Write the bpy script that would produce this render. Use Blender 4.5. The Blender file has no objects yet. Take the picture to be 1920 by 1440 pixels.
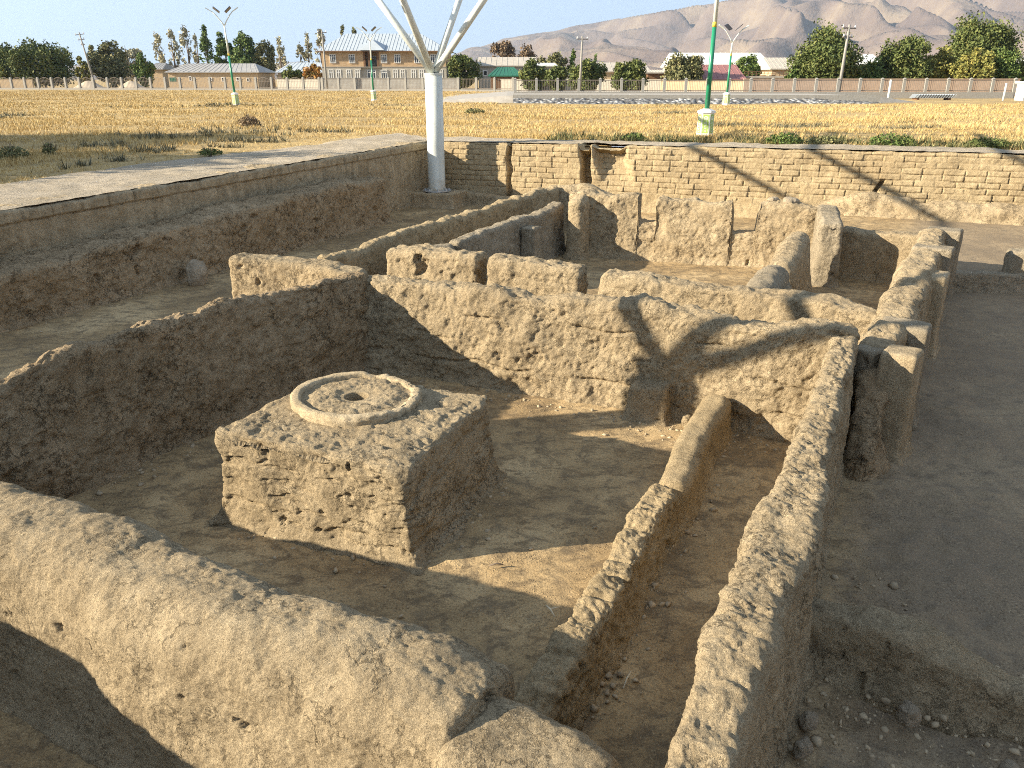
import bpy, math, random
import numpy as np
R = math.radians
C = bpy.context.scene.collection
SC = bpy.context.scene
rng = np.random.default_rng(7)
random.seed(7)

# ------------------------------------------------------------------ camera
PITCH = math.atan(572 / 1498)
cam_d = bpy.data.cameras.new('camera')
cam = bpy.data.objects.new('camera', cam_d); C.objects.link(cam)
cam.location = (0, 0, 3.2)
cam.rotation_euler = (math.pi / 2 - PITCH, 0, 0)
cam_d.sensor_fit = 'HORIZONTAL'; cam_d.sensor_width = 36; cam_d.lens = 36 * 1498 / 1920
cam_d.clip_start = 0.05; cam_d.clip_end = 40000
SC.camera = cam
# ------------------------------------------------------------------ light
SUN_EL = R(21.0); SUN_AZ = math.atan2(0.209, 0.978)      # the light travels along SUN_AZ
w = bpy.data.worlds.new('World'); SC.world = w; w.use_nodes = True
nt = w.node_tree; bg = nt.nodes['Background']
sky = nt.nodes.new('ShaderNodeTexSky'); sky.sky_type = 'NISHITA'; sky.sun_disc = False
sky.sun_elevation = SUN_EL
sky.sun_rotation = R(258.0)
sky.altitude = 900; sky.air_density = 1.0; sky.dust_density = 0.4; sky.ozone_density = 2.2
mx = nt.nodes.new('ShaderNodeMix'); mx.data_type = 'RGBA'; mx.inputs[0].default_value = 0.93     # flat pale blue added in to even out the sky
mx.inputs[7].default_value = (2.2, 2.75, 3.6, 1)
nt.links.new(sky.outputs[0], mx.inputs[6]); nt.links.new(mx.outputs[2], bg.inputs[0]); bg.inputs[1].default_value = 0.079
sd = bpy.data.lights.new('sun', 'SUN'); sd.energy = 5.0; sd.angle = R(0.55); sd.color = (1.0, 0.885, 0.70)
sun = bpy.data.objects.new('sun', sd); C.objects.link(sun)
from mathutils import Vector
L = Vector((math.cos(SUN_AZ) * math.cos(SUN_EL), math.sin(SUN_AZ) * math.cos(SUN_EL), -math.sin(SUN_EL)))
sun.rotation_euler = L.to_track_quat('-Z', 'Y').to_euler()
SC.view_settings.view_transform = 'Standard'; SC.view_settings.look = 'None'
SC.view_settings.exposure = 1.7; SC.view_settings.gamma = 1
SC.cycles.max_bounces = 8; SC.cycles.diffuse_bounces = 6; SC.cycles.volume_bounces = 0
SC.cycles.use_denoising = False; SC.cycles.filter_width = 1.05; SC.cycles.sample_clamp_indirect = 3.0
SC.render.engine = 'CYCLES'

# ------------------------------------------------------------------ helpers
def tag(o, label=None, cat=None, group=None, kind=None):
    if label: o['label'] = label
    if cat: o['category'] = cat
    if group: o['group'] = group
    if kind: o['kind'] = kind
    return o
def empty(name, loc=(0, 0, 0), rz=0.0):
    o = bpy.data.objects.new(name, None); C.objects.link(o)
    o.location = loc; o.rotation_euler = (0, 0, rz); return o
def mesh_np(name, V, faces, mats, parent=None, smooth=True, midx=None):
    """V (n,3); faces: (m,4) or (m,3) array, or a list of such arrays"""
    if not isinstance(faces, (list, tuple)): faces = [faces]
    faces = [np.asarray(f, dtype=np.int32) for f in faces if len(f)]
    me = bpy.data.meshes.new(name)
    V = np.asarray(V, dtype=np.float32)
    me.vertices.add(len(V)); me.vertices.foreach_set('co', V.ravel())
    idx = np.concatenate([f.ravel() for f in faces])
    tot = np.concatenate([np.full(len(f), f.shape[1], np.int32) for f in faces])
    st = np.concatenate([[0], np.cumsum(tot)[:-1]]).astype(np.int32)
    me.loops.add(len(idx)); me.loops.foreach_set('vertex_index', idx)
    me.polygons.add(len(tot)); me.polygons.foreach_set('loop_start', st); me.polygons.foreach_set('loop_total', tot)
    if smooth: me.polygons.foreach_set('use_smooth', np.ones(len(tot), bool))
    if midx is not None: me.polygons.foreach_set('material_index', np.asarray(midx, np.int32))
    me.update(calc_edges=True)
    for m in (mats if isinstance(mats, (list, tuple)) else [mats]): me.materials.append(m)
    o = bpy.data.objects.new(name, me); C.objects.link(o)
    if parent is not None: o.parent = parent
    return o
def grid_faces(ns, ntt, wrap=False):
    i = np.arange(ns - 1)[:, None]
    j = np.arange(ntt if wrap else ntt - 1)[None, :]
    j2 = (j + 1) % ntt
    a = i * ntt + j; b = i * ntt + j2; c = (i + 1) * ntt + j2; d = (i + 1) * ntt + j
    return np.stack([a, b, c, d], -1).reshape(-1, 4)
# gradient noise in numpy
_G = np.array([[1,1,0],[-1,1,0],[1,-1,0],[-1,-1,0],[1,0,1],[-1,0,1],[1,0,-1],[-1,0,-1],[0,1,1],[0,-1,1],[0,1,-1],[0,-1,-1],[1,1,0],[-1,1,0],[0,-1,1],[0,-1,-1]], np.float32)
_P = np.random.default_rng(3).permutation(4096).astype(np.int32)
def _h(i, j, k): return _P[(_P[(_P[i & 4095] + j) & 4095] + k) & 4095] & 15
def perlin(p):
    p = np.asarray(p, np.float32)
    fl = np.floor(p); f = p - fl; fl = fl.astype(np.int32)
    u = f * f * f * (f * (f * 6 - 15) + 10)
    r = 0
    for dx in (0, 1):
        wx = u[..., 0] if dx else 1 - u[..., 0]
        for dy in (0, 1):
            wy = u[..., 1] if dy else 1 - u[..., 1]
            for dz in (0, 1):
                wz = u[..., 2] if dz else 1 - u[..., 2]
                g = _G[_h(fl[..., 0] + dx, fl[..., 1] + dy, fl[..., 2] + dz)]
                r = r + wx * wy * wz * (g[..., 0] * (f[..., 0] - dx) + g[..., 1] * (f[..., 1] - dy) + g[..., 2] * (f[..., 2] - dz))
    return r
def fbm(p, scale, octv=3, seed=0, gain=0.5):
    p = np.asarray(p, np.float32) / np.asarray(scale, np.float32) + seed * 17.31
    a = 1.0; r = 0; t = 0
    for o in range(octv):
        r = r + a * perlin(p * (2.03 ** o) + o * 5.7); t += a; a *= gain
    return r / t * 1.6
def ridge(p, scale, octv=2, seed=0):
    return 1 - np.abs(fbm(p, scale, octv, seed)) * 2
def sstep(a, b, x):
    t = np.clip((x - a) / (b - a), 0, 1); return t * t * (3 - 2 * t)
def p1(x, seed=0):
    x = np.asarray(x, np.float32); z = np.zeros_like(x)
    return perlin(np.stack([x, z + seed * 3.7 + .5, z + .3], -1)) * 1.6

# ------------------------------------------------------------------ materials
class NT:
    def __init__(s, name):
        s.m = bpy.data.materials.new(name); s.m.use_nodes = True
        s.n = s.m.node_tree; s.b = s.n.nodes['Principled BSDF']
        s.b.inputs['Specular IOR Level'].default_value = 0.15
        s.b.inputs['Roughness'].default_value = 0.95
    def node(s, t, **k):
        n = s.n.nodes.new(t)
        for a, v in k.items():
            if a.startswith('i_'): n.inputs[a[2:].replace('_', ' ')].default_value = v
            else: setattr(n, a, v)
        return n
    def link(s, a, b): s.n.links.new(a, b)
    def coord(s, scale=None, rot=(0, 0, 0)):
        if not hasattr(s, 'tc'): s.tc = s.node('ShaderNodeTexCoord')
        if scale is None: return s.tc.outputs['Object']
        mp = s.node('ShaderNodeMapping'); mp.inputs['Scale'].default_value = scale; mp.inputs['Rotation'].default_value = rot
        s.link(s.tc.outputs['Object'], mp.inputs[0]); return mp.outputs[0]
    def noise(s, scale, detail=4, rough=0.55, vec=None, dist=0.0):
        n = s.node('ShaderNodeTexNoise'); n.inputs['Scale'].default_value = scale; n.inputs['Detail'].default_value = detail
        n.inputs['Roughness'].default_value = rough; n.inputs['Distortion'].default_value = dist
        s.link(vec if vec is not None else s.coord(), n.inputs['Vector']); return n.outputs[0]
    def ramp(s, fac, stops):
        r = s.node('ShaderNodeValToRGB'); e = r.color_ramp.elements
        while len(e) < len(stops): e.new(0.5)
        for k, (p, c) in enumerate(stops):
            e[k].position = p; e[k].color = (*c, 1) if not np.isscalar(c) else (c, c, c, 1)
        s.link(fac, r.inputs[0]); return r.outputs[0]
    def mix(s, fac, a, b, mode='MIX'):
        n = s.node('ShaderNodeMix'); n.data_type = 'RGBA'; n.blend_type = mode; n.clamp_factor = True
        for v, i in ((fac, 0), (a, 6), (b, 7)):
            if hasattr(v, 'is_output'): s.link(v, n.inputs[i])
            elif i == 0: n.inputs[0].default_value = v
            else: n.inputs[i].default_value = (*v, 1)
        return n.outputs[2]
    def math(s, op, a, b=0.0, clamp=False):
        n = s.node('ShaderNodeMath'); n.operation = op; n.use_clamp = clamp
        for v, i in ((a, 0), (b, 1)):
            if hasattr(v, 'is_output'): s.link(v, n.inputs[i])
            else: n.inputs[i].default_value = v
        return n.outputs[0]
    def bump(s, h, strength=1.0, dist=0.01, prev=None):
        n = s.node('ShaderNodeBump'); n.inputs['Strength'].default_value = strength; n.inputs['Distance'].default_value = dist
        s.link(h, n.inputs['Height'])
        if prev is not None: s.link(prev, n.inputs['Normal'])
        return n.outputs[0]
    def out(s, col=None, normal=None, rough=None, metal=None):
        if col is not None:
            if hasattr(col, 'is_output'): s.link(col, s.b.inputs['Base Color'])
            else: s.b.inputs['Base Color'].default_value = (*col, 1)
        if normal is not None: s.link(normal, s.b.inputs['Normal'])
        if rough is not None:
            if hasattr(rough, 'is_output'): s.link(rough, s.b.inputs['Roughness'])
            else: s.b.inputs['Roughness'].default_value = rough
        if metal is not None: s.b.inputs['Metallic'].default_value = metal
        return s.m
def plain(name, col, rough=0.6, var=0.12, scale=6, metal=0.0, spec=0.3, bump=0.0):
    t = NT(name); t.b.inputs['Specular IOR Level'].default_value = spec
    n = t.noise(scale, 5, 0.6)
    c = t.ramp(n, [(0.3, tuple(x * (1 - var) for x in col)), (0.7, tuple(min(1, x * (1 + var)) for x in col))])
    nb = t.bump(n, 0.6, bump) if bump else None
    return t.out(c, nb, rough, metal)
def adobe(name, light, dark, straw=1.0, crack=0.6, speck=0.5, grain=1.0, patch=0.9, vert=0.0):
    t = NT(name)
    big = t.noise(patch, 6, 0.6); mid = t.noise(7, 7, 0.65); fine = t.noise(38, 6, 0.7)
    mixc = t.ramp(big, [(0.32, dark), (0.62, light)])
    c = t.mix(t.ramp(mid, [(0.36, 0.72), (0.62, 0.0)]), mixc, tuple(x * 0.72 for x in dark))
    c = t.mix(t.ramp(fine, [(0.28, 0.75 * speck), (0.47, 0.0)]), c, tuple(x * 0.5 for x in dark))
    c = t.mix(t.ramp(fine, [(0.58, 0.0), (0.74, 0.5)]), c, tuple(min(1, x * 1.28) for x in light))
    if vert:                                                       # rain streaks running down the face
        v = t.noise(1.0, 5, 0.6, t.coord((9, 9, 0.7)))
        c = t.mix(t.ramp(v, [(0.45, 0.0), (0.62, vert)]), c, tuple(min(1, x * 1.2) for x in light))
    nb = t.bump(mid, 0.7, 0.022)
    # strands of straw in the plaster
    wv = t.noise(5.0, 2, 0.5)
    s1 = t.noise(1.0, 3, 0.7, t.coord((55, 55, 190), (0.5, 0.3, 0.2)), 1.2)
    s2 = t.noise(1.0, 3, 0.7, t.coord((190, 60, 50), (0.2, 0.7, 0.9)), 1.2)
    st = t.math('MAXIMUM', s1, s2)
    c = t.mix(t.ramp(st, [(.64, 0.0), (.72, .75 * straw)]), c, tuple(min(1, x * 1.42) for x in light))     # pale straw
    gr = t.noise(85, 4, .7)
    c = t.mix(t.ramp(gr, [(.33, .85), (.46, 0.0)]), c, tuple(x * .55 for x in dark))                        # open pores
    c = t.mix(t.ramp(gr, [(.56, 0.0), (.68, .55)]), c, tuple(min(1, x * 1.22) for x in light))
    nb = t.bump(t.noise(62, 6, 0.75), 1.0 * grain, 0.03, nb)
    nb = t.bump(st, 1.0 * straw, 0.018, nb)
    if crack:
        cn = t.noise(2.6, 7, .62)
        e = t.ramp(t.math('ABSOLUTE', t.math('SUBTRACT', cn, 0.5)), [(0.0, 0.0), (0.004, 0.0), (0.012, 1.0)])
        msk = t.ramp(t.noise(2.9, 3, 0.5), [(0.50, 1.0), (0.60, 0.0)])
        cn2 = t.noise(6.5, 6, .62)
        e_2 = t.ramp(t.math('ABSOLUTE', t.math('SUBTRACT', cn2, 0.5)), [(0.0, 0.0), (0.004, 0.0), (0.015, 1.0)])
        msk2 = t.ramp(t.noise(1.7, 4, 0.55), [(0.47, 1.0), (0.56, 0.0)])
        e2 = t.math('MINIMUM', t.math('MAXIMUM', e, msk), t.math('MAXIMUM', e_2, msk2))
        nb = t.bump(e2, crack, 0.03, nb)
        c = t.mix(t.math('MULTIPLY', t.math('SUBTRACT', 1.0, e2), 0.85 * crack), c, tuple(x * 0.3 for x in dark))
    return t.out(c, nb, 0.97)
# ------------------------------------------------------------------ mud walls
M_lit = adobe('adobe_plaster', (0.53, 0.42, 0.265), (0.43, 0.33, 0.20), 1.0, 0.7, 0.5, .9)
M_rough = adobe('adobe_rough', (0.53, 0.42, 0.265), (0.41, 0.315, 0.19), 1.0, 0.8, 0.6, 0.85)
M_ochre = adobe('adobe_ochre', (0.54, 0.42, 0.25), (0.43, 0.325, 0.185), 0.8, 0.6, 0.7)
M_face = adobe('adobe_weathered_face', (0.57, 0.43, 0.265), (0.41, 0.30, 0.175), 0.8, 0.9, 0.9, 1.2, 1.4)
M_streak = adobe('adobe_rain_streaked', (0.52, 0.41, 0.26), (0.40, 0.31, 0.19), 0.6, 0.4, 0.7, 1.0, 1.2, 0.5)
M_brick = adobe('adobe_brick', (0.54, 0.43, 0.26), (0.44, 0.335, 0.195), 0.7, 0.25, 0.5)
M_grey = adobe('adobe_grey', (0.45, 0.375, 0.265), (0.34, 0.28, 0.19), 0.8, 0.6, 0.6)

def apply_pits(P, N, d, pits):
    for (px_, py_, pz_, r, dep) in pits:
        e1, e2, e3 = (math.sin(px_ * 91.7) * .45, math.sin(py_ * 57.3) * .45, math.sin(pz_ * 133.1) * .5)
        dx_, dy_, dz_ = P[..., 0] - px_, P[..., 1] - py_, P[..., 2] - pz_
        q = (dx_ * (1 + e1)) ** 2 + (dy_ * (1 + e1)) ** 2 + (dz_ * (1 + e2) + e3 * (dx_ + dy_)) ** 2
        m = q < (r * 2.0) ** 2
        if m.any():
            rr = np.sqrt(q[m]) / r
            rr = rr * (1 + 0.7 * fbm(P[m], r * 0.8, 3, 5))
            d[m] -= dep * (1 - sstep(0.35, 1.15, rr))
def wall(name, label, path, mat, res=0.02, zb=-0.15, rnd=0.09, bat=0.03, flare=0.05, amp=(0.03, 0.016, 0.006), seed=1,
         npits=0, pitr=(0.012, 0.04), groove=0.0, top_noise=0.03, notches=(), caps=(True, True), extra=None, cat='mud wall',
         parent=None, group=None, wob=0.03, pits=(), smoothpath=True, chips=0.0, batr=None, rend=None):
    A = np.array(path, np.float64)
    seg = np.r_[0, np.cumsum(np.hypot(*np.diff(A[:, :2], axis=0).T))]
    Ltot = seg[-1]; n = max(6, int(Ltot / res))
    s = np.linspace(0, Ltot, n)
    q = np.stack([np.interp(s, seg, A[:, k]) for k in range(4)], 1)
    if smoothpath and len(A) > 2:
        k = max(3, int(0.25 / res)) | 1
        ker = np.hanning(k + 2)[1:-1]; ker /= ker.sum()
        for c in range(4):
            v = np.r_[np.full(k // 2, q[0, c]), q[:, c], np.full(k // 2, q[-1, c])]
            if c < 2:                                            # keep the slope at the ends
                i = np.arange(1, k // 2 + 1)
                v[:k // 2] = (2 * q[0, c] - q[i, c])[::-1]; v[-(k // 2):] = 2 * q[-1, c] - q[-1 - i, c]
            q[:, c] = np.convolve(v, ker, 'valid')
    tx = np.gradient(q[:, 0], s); ty = np.gradient(q[:, 1], s); tl = np.hypot(tx, ty); tx /= tl; ty /= tl
    h = q[:, 2] + top_noise * (p1(s / 0.55, seed) + 0.5 * p1(s / 0.19, seed + 9))
    lat_off = wob * p1(s / 1.1, seed + 3)
    for (a, b, hh) in notches:
        m = sstep(a - res * 0.7, a + res * 0.7, s) * (1 - sstep(b - res * 0.7, b + res * 0.7, s))
        h = h * (1 - m) + hh * m
    x = q[:, 0] - ty * lat_off; y = q[:, 1] + tx * lat_off; wd = q[:, 3]
    wmax = wd.max(); r0 = min(rnd, wmax * 0.48)
    # rings: (station index, forward shift, lateral factor, inset)
    rc = min(r0, rend or r0)
    nr = max(4, int(rc * 1.57 / res)); nk = max(4, int(wmax / 2 / res))
    rings = []
    capk = [(1 - j / nk) for j in range(1, nk + 1)]
    def cap(idx, sg):
        out = []
        for a in np.linspace(0, math.pi / 2, nr + 1)[1:]:
            out.append((idx, sg * rc * math.sin(a), None, rc * (1 - math.cos(a))))
        for k in capk: out.append((idx, sg * rc, k, rc))
        return out
    if caps[0]: rings += cap(0, -1)[::-1]
    rings += [(i, 0.0, None, 0.0) for i in range(n)]
    if caps[1]: rings += cap(n - 1, 1)
    idx = np.array([g[0] for g in rings]); fw = np.array([g[1] for g in rings]); ins = np.array([g[3] for g in rings])
    kf = np.array([1.0 if g[2] is None else g[2] for g in rings])
    # pull the cap in so that the wall ends where the path ends
    ns_ = max(4, int((h.max() - zb - r0) / res)); na = max(4, int(r0 * 1.57 / res)); ntp = max(2, int((wmax - 2 * r0) / res))
    W = wd[idx]; H = h[idx]
    r = np.minimum(r0, W * 0.48)
    half = W / 2
    prof_lat = []; prof_z = []
    side = np.linspace(0, 1, ns_, endpoint=False)
    def sidept(u, b):                                            # base to shoulder
        z = zb + (H - r - zb)[:, None] * u[None, :]
        l = half[:, None] + b * np.maximum(H[:, None] - r[:, None] - z, 0) + flare * np.exp(-np.maximum(z, 0) / 0.07)
        return l, z
    batr = bat if batr is None else batr
    l, z = sidept(side, bat); prof_lat.append(-l); prof_z.append(z)
    a = np.linspace(0, math.pi / 2, na, endpoint=False)
    prof_lat.append(-(half - r)[:, None] - r[:, None] * np.cos(a)[None]); prof_z.append((H - r)[:, None] + r[:, None] * np.sin(a)[None])
    t = np.linspace(-1, 1, ntp + 1)
    prof_lat.append((half - r)[:, None] * t[None]); prof_z.append(np.repeat(H[:, None], ntp + 1, 1))
    a2 = np.linspace(math.pi / 2, 0, na + 1)[1:]
    prof_lat.append((half - r)[:, None] + r[:, None] * np.cos(a2)[None]); prof_z.append((H - r)[:, None] + r[:, None] * np.sin(a2)[None])
    l, z = sidept(side[::-1], batr); prof_lat.append(l); prof_z.append(z)
    lat = np.concatenate(prof_lat, 1); zz = np.concatenate(prof_z, 1)
    # caps: round in and shrink
    lat = lat * (np.maximum(half - ins, .02) / half)[:, None] * kf[:, None]
    zz = np.where(zz > 0.5 * H[:, None], zz - ins[:, None] * sstep(0.6, 1.0, zz / H[:, None]), zz)
    flr = flare * np.exp(-np.maximum(zz, 0) / 0.07)
    F = fw[:, None] + np.where((np.abs(fw) > 0)[:, None], np.sign(fw)[:, None] * flr, 0)
    X = x[idx][:, None] + tx[idx][:, None] * F - ty[idx][:, None] * lat
    Y = y[idx][:, None] + ty[idx][:, None] * F + tx[idx][:, None] * lat
    P = np.stack([X, Y, zz], -1)
    du = np.gradient(P, axis=0); dv = np.gradient(P, axis=1)
    N = np.cross(dv, du); ln = np.linalg.norm(N, axis=-1, keepdims=True)
    N = N / np.maximum(ln, 1e-9)
    bad = ln[..., 0] < 1e-10
    capm = kf < 0.999
    T = np.stack([tx[idx] * np.sign(fw), ty[idx] * np.sign(fw), 0 * fw], -1)
    N[capm] = T[capm][:, None, :] * np.ones((1, P.shape[1], 1))
    N[bad] = (0, 0, 1)
    # outward check: the mean normal on the right-hand side must point right
    mid = len(rings) // 2
    rv = np.array([ty[idx[mid]], -tx[idx[mid]], 0]) * -1
    jr = P.shape[1] - ns_ // 2 - 1
    if np.dot(N[mid, jr], rv) < 0: N[~capm] *= -1
    d = amp[0] * fbm(P, 0.7, 2, seed) + amp[1] * fbm(P, 0.2, 3, seed + 1) + amp[2] * fbm(P, 0.055, 3, seed + 2)
    if chips:                                                     # flaked plaster: shallow shelves
        c = fbm(P, 0.33, 4, seed + 4)
        d -= chips * sstep(0.10, 0.16, c)
        c = fbm(P, 0.11, 3, seed + 14)
        d -= chips * .55 * sstep(0.12, 0.2, c)
        d -= chips * .8 * (1 - sstep(.0, .05, np.abs(fbm(P, .3, 4, seed + 15)))) * sstep(-.05, .15, fbm(P, .5, 2, seed + 16))
    if res < .0135: d += .0035 * fbm(P, .022, 2, seed + 17)
    if groove:
        wz = P[..., 2] + 0.05 * fbm(P, 0.5, 2, seed + 6)
        dist = np.abs(((wz / 0.27) % 1.0) - 0.5) * 0.27
        dist = 0.135 - dist
        msk = sstep(-0.1, 0.25, fbm(P, (0.6, 0.6, 0.25), 2, seed + 7))
        d -= groove * np.exp(-(dist / 0.013) ** 2) * msk * (np.abs(N[..., 2]) < 0.5)
    if npits:
        rg = np.random.default_rng(seed + 100)
        fl = np.argwhere((np.abs(N[..., 2]) < 0.6) & (P[..., 2] > 0.03))
        ch = fl[rg.integers(0, len(fl), npits)]
        pl = []
        for c in ch:
            rr = pitr[0] + (pitr[1] - pitr[0]) * rg.random() ** 2
            pl.append((*P[c[0], c[1]], rr, rr * (0.7 + 0.8 * rg.random())))
        apply_pits(P, N, d, pl)
    apply_pits(P, N, d, pits)
    if extra is not None: d = d + extra(P, N, s[idx], lat)
    P = P + N * d[..., None]
    o = mesh_np(name, P.reshape(-1, 3), grid_faces(P.shape[0], P.shape[1]), mat, parent)
    # make the normals point out of the wall
    bm_flip(o, N, P)
    if label: tag(o, label, cat, group, 'thing')
    return o
def bm_flip(o, N, P):
    a = P[1:, :-1] - P[:-1, :-1]; b = P[:-1, 1:] - P[:-1, :-1]
    if np.sum(np.cross(b, a) * N[:-1, :-1]) < 0: return
    o.data.flip_normals()

# --- the hearth room
wall('front_wall', 'massive rounded mud wall crossing the bottom left foreground', [(-4.9, 4.95, .8, .62), (-3.7, 4.33, .96, .62), (-3.1, 4.01, 1.04, .62), (-1.99, 3.44, 1.01, .60), (-1.02, 2.94, 1.02, .58), (-.4, 2.61, 1.02, .56), (-.17, 2.47, 1.0, .55)],
     M_lit, 0.011, rnd=.23, bat=.06, batr=.22, amp=(.045, .013, .006), seed=11, npits=70, pitr=(.01, .05), top_noise=.02, chips=.005, rend=.07)
wall('wall_step', 'low rounded stub of mud wall with a shaded notch at the bottom of the picture', [(-.12, 2.39, .90, .46), (.1, 2.25, .89, .46), (.24, 2.15, .88, .44)], M_lit, 0.011, rnd=.12, bat=.05, amp=(.02, .012, .005), seed=12, top_noise=.015)
wall('side_wall', 'shaded mud wall with a thin sunlit crest, left of the hearth block', [(-4.9, 4.3, .85, .22), (-4.3, 5.0, .9, .22), (-3.98, 5.45, 1.0, .2), (-3.86, 5.65, 1.08, .2), (-3.7, 5.95, 1.16, .2), (-3.42, 6.5, 1.17, .19), (-3.07, 7.1, 1.2, .18), (-2.5, 8.15, 1.15, .19), (-1.95, 8.85, 1.15, .26), (-1.75, 9.05, 1.15, .3)],
     M_face, 0.017, rnd=.08, bat=.06, amp=(.04, .024, .010), seed=13, npits=50, pitr=(.015, .05), top_noise=.018, groove=.01, chips=.018)
wall('cross_wall', 'long sunlit mud wall with fork shaped shadows, behind the hearth block', [(-1.75, 9.1, 1.1, .3), (-.3, 8.5, 1.08, .32), (1.4, 7.78, 1.07, .32), (2.5, 7.12, 1.1, .32), (2.98, 6.85, 1.13, .3)],
     M_lit, 0.016, rnd=.1, bat=.06, amp=(.055, .032, .012), seed=14, npits=20, pitr=(.012, .035), groove=.04, chips=.014)
wall('long_wall', 'long narrow mud wall running up the right side with a shaded outer face', [(2.93, 6.75, 1.1, .24), (2.4, 5.6, 1.1, .22), (1.88, 4.5, 1.1, .25), (1.36, 3.5, 1.09, .36), (1.06, 2.95, 1.08, .29), (.72, 2.2, 1.08, .26), (.1, 1.0, 1.08, .26)],
     M_rough, 0.0125, rnd=.07, bat=.02, amp=(.03, .022, .010), seed=15, npits=70, pitr=(.012, .05), top_noise=.03, chips=.01)
def ep(t, n=-1.29): return (n * .901 + .434 * t, n * -.434 + .901 * t)
def lumps(P, N, s, lat):
    u = s / 0.27 + 0.4 * p1(s / .5, 4)
    g = np.abs((u % 1.0) - 0.5) * 2
    top = sstep(.12, .3, P[..., 2])
    return -(0.02 * sstep(.72, 1.0, g))[:, None] * top
wall('low_partition', 'low crumbling partition of lumpy mud bricks beside the narrow passage', [(*ep(2.75), .27, .22), (*ep(3.4), .31, .23), (*ep(4.2), .34, .23), (*ep(5.0), .35, .23), (*ep(5.32), .34, .24)], M_ochre, 0.011, rnd=.06, bat=.05,
     amp=(.02, .022, .012), seed=16, npits=30, pitr=(.01, .035), top_noise=.035, extra=lumps, chips=.012)
wall('low_kerb', 'smooth rounded mud kerb meeting the foot of the sunlit cross wall', [(*ep(5.46, -1.25), .33, .24), (*ep(6.2, -1.29), .35, .28), (*ep(6.9, -1.29), .37, .28), (*ep(7.2, -1.29), .38, .28)], M_ochre, 0.014, rnd=.1, bat=.06, amp=(.015, .008, .004), seed=17, npits=8, top_noise=.012)
wall('wall_pier', 'square mud pier stump standing against the cross wall', [(1.27, 7.55, .36, .32), (1.53, 7.42, .37, .32)], M_lit, 0.014, rnd=.05, bat=.06, amp=(.02, .012, .006), seed=18, npits=8, top_noise=.01)

wall('shade_bank', 'unseen high mud bank on the left, added to shade the foot of the foreground wall', [(-5.9, 3.9, .9, .7), (-5.3, 3.2, 1.3, .7), (-4.95, 2.6, 1.45, .7), (-4.75, 1.6, 1.5, .7), (-4.6, -.5, 1.5, .7)], M_face, 0.05, seed=19, amp=(.05, .03, .01), rnd=.12, top_noise=.05)  # placed out of view so its shadow falls on the foreground wall
# --- hearth block
altar = empty('hearth_block', (-1.2, 5.75, 0))
tag(altar, 'square mud block with a raised ring hearth on its top', 'hearth altar')
ac = np.array([-1.2, 5.75])
def rel(p): return [(x - ac[0], y - ac[1], h, w_) for (x, y, h, w_) in p]
def ax(a, b): return (-1.466 + a * -.928 + b * .38, 5.10 + a * .372 + b * .925)   # a: along the front towards the left, b: depth
RC = (-1.262, 6.02)
def altar_extra(P, N, s, lat):
    top = sstep(.5, .62, P[..., 2])
    rr = np.hypot(P[..., 0] + ac[0] - RC[0], P[..., 1] + ac[1] - RC[1])
    d = -0.22 * (1 - sstep(.07, .1, rr)) * top
    upper = sstep(.3, .62, P[..., 2]) * (np.abs(N[..., 2]) < .6)
    d = d + .035 * fbm(P, .36, 2, 71) * (np.abs(N[..., 2]) < .7) - .02 * sstep(.1, .3, fbm(P, (.3, .3, .08), 3, 73)) * (np.abs(N[..., 2]) < .6) * sstep(.66, .58, P[..., 2])
    er = sstep(.52, .75, rr) * top                                # worn rim of the top
    d = d - 0.022 * er * sstep(-.1, .5, fbm(P, .16, 3, 77))
    return d
pb = [(-.09 + .09, .42)]
alt_pits = []
for (u, zf) in [(-.25, .42), (.05, .46), (.42, .18), (.62, .33), (-.42, .25), (.1, .22), (-.1, .2), (.25, .14), (.33, .45), (.7, .55), (-.6, .22), (-.05, .12)]:
    x0, y0 = ax(u, 0.0); alt_pits.append((x0 - ac[0], y0 - ac[1] - .03, zf, .014 + .02 * random.random(), .035))
f0 = ax(0, .06); f1 = ax(0, 1.44)
wall('block', None, rel([(*f0, .765, 1.62), (*ax(0, .75), .765, 1.62), (*f1, .75, 1.6)]), M_rough, 0.0115, rnd=.06, bat=.06, flare=.09, amp=(.022, .010, .005), seed=21, npits=22, pitr=(.01, .03), top_noise=.008,
     extra=altar_extra, parent=altar, pits=alt_pits, wob=0, chips=.006)
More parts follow.
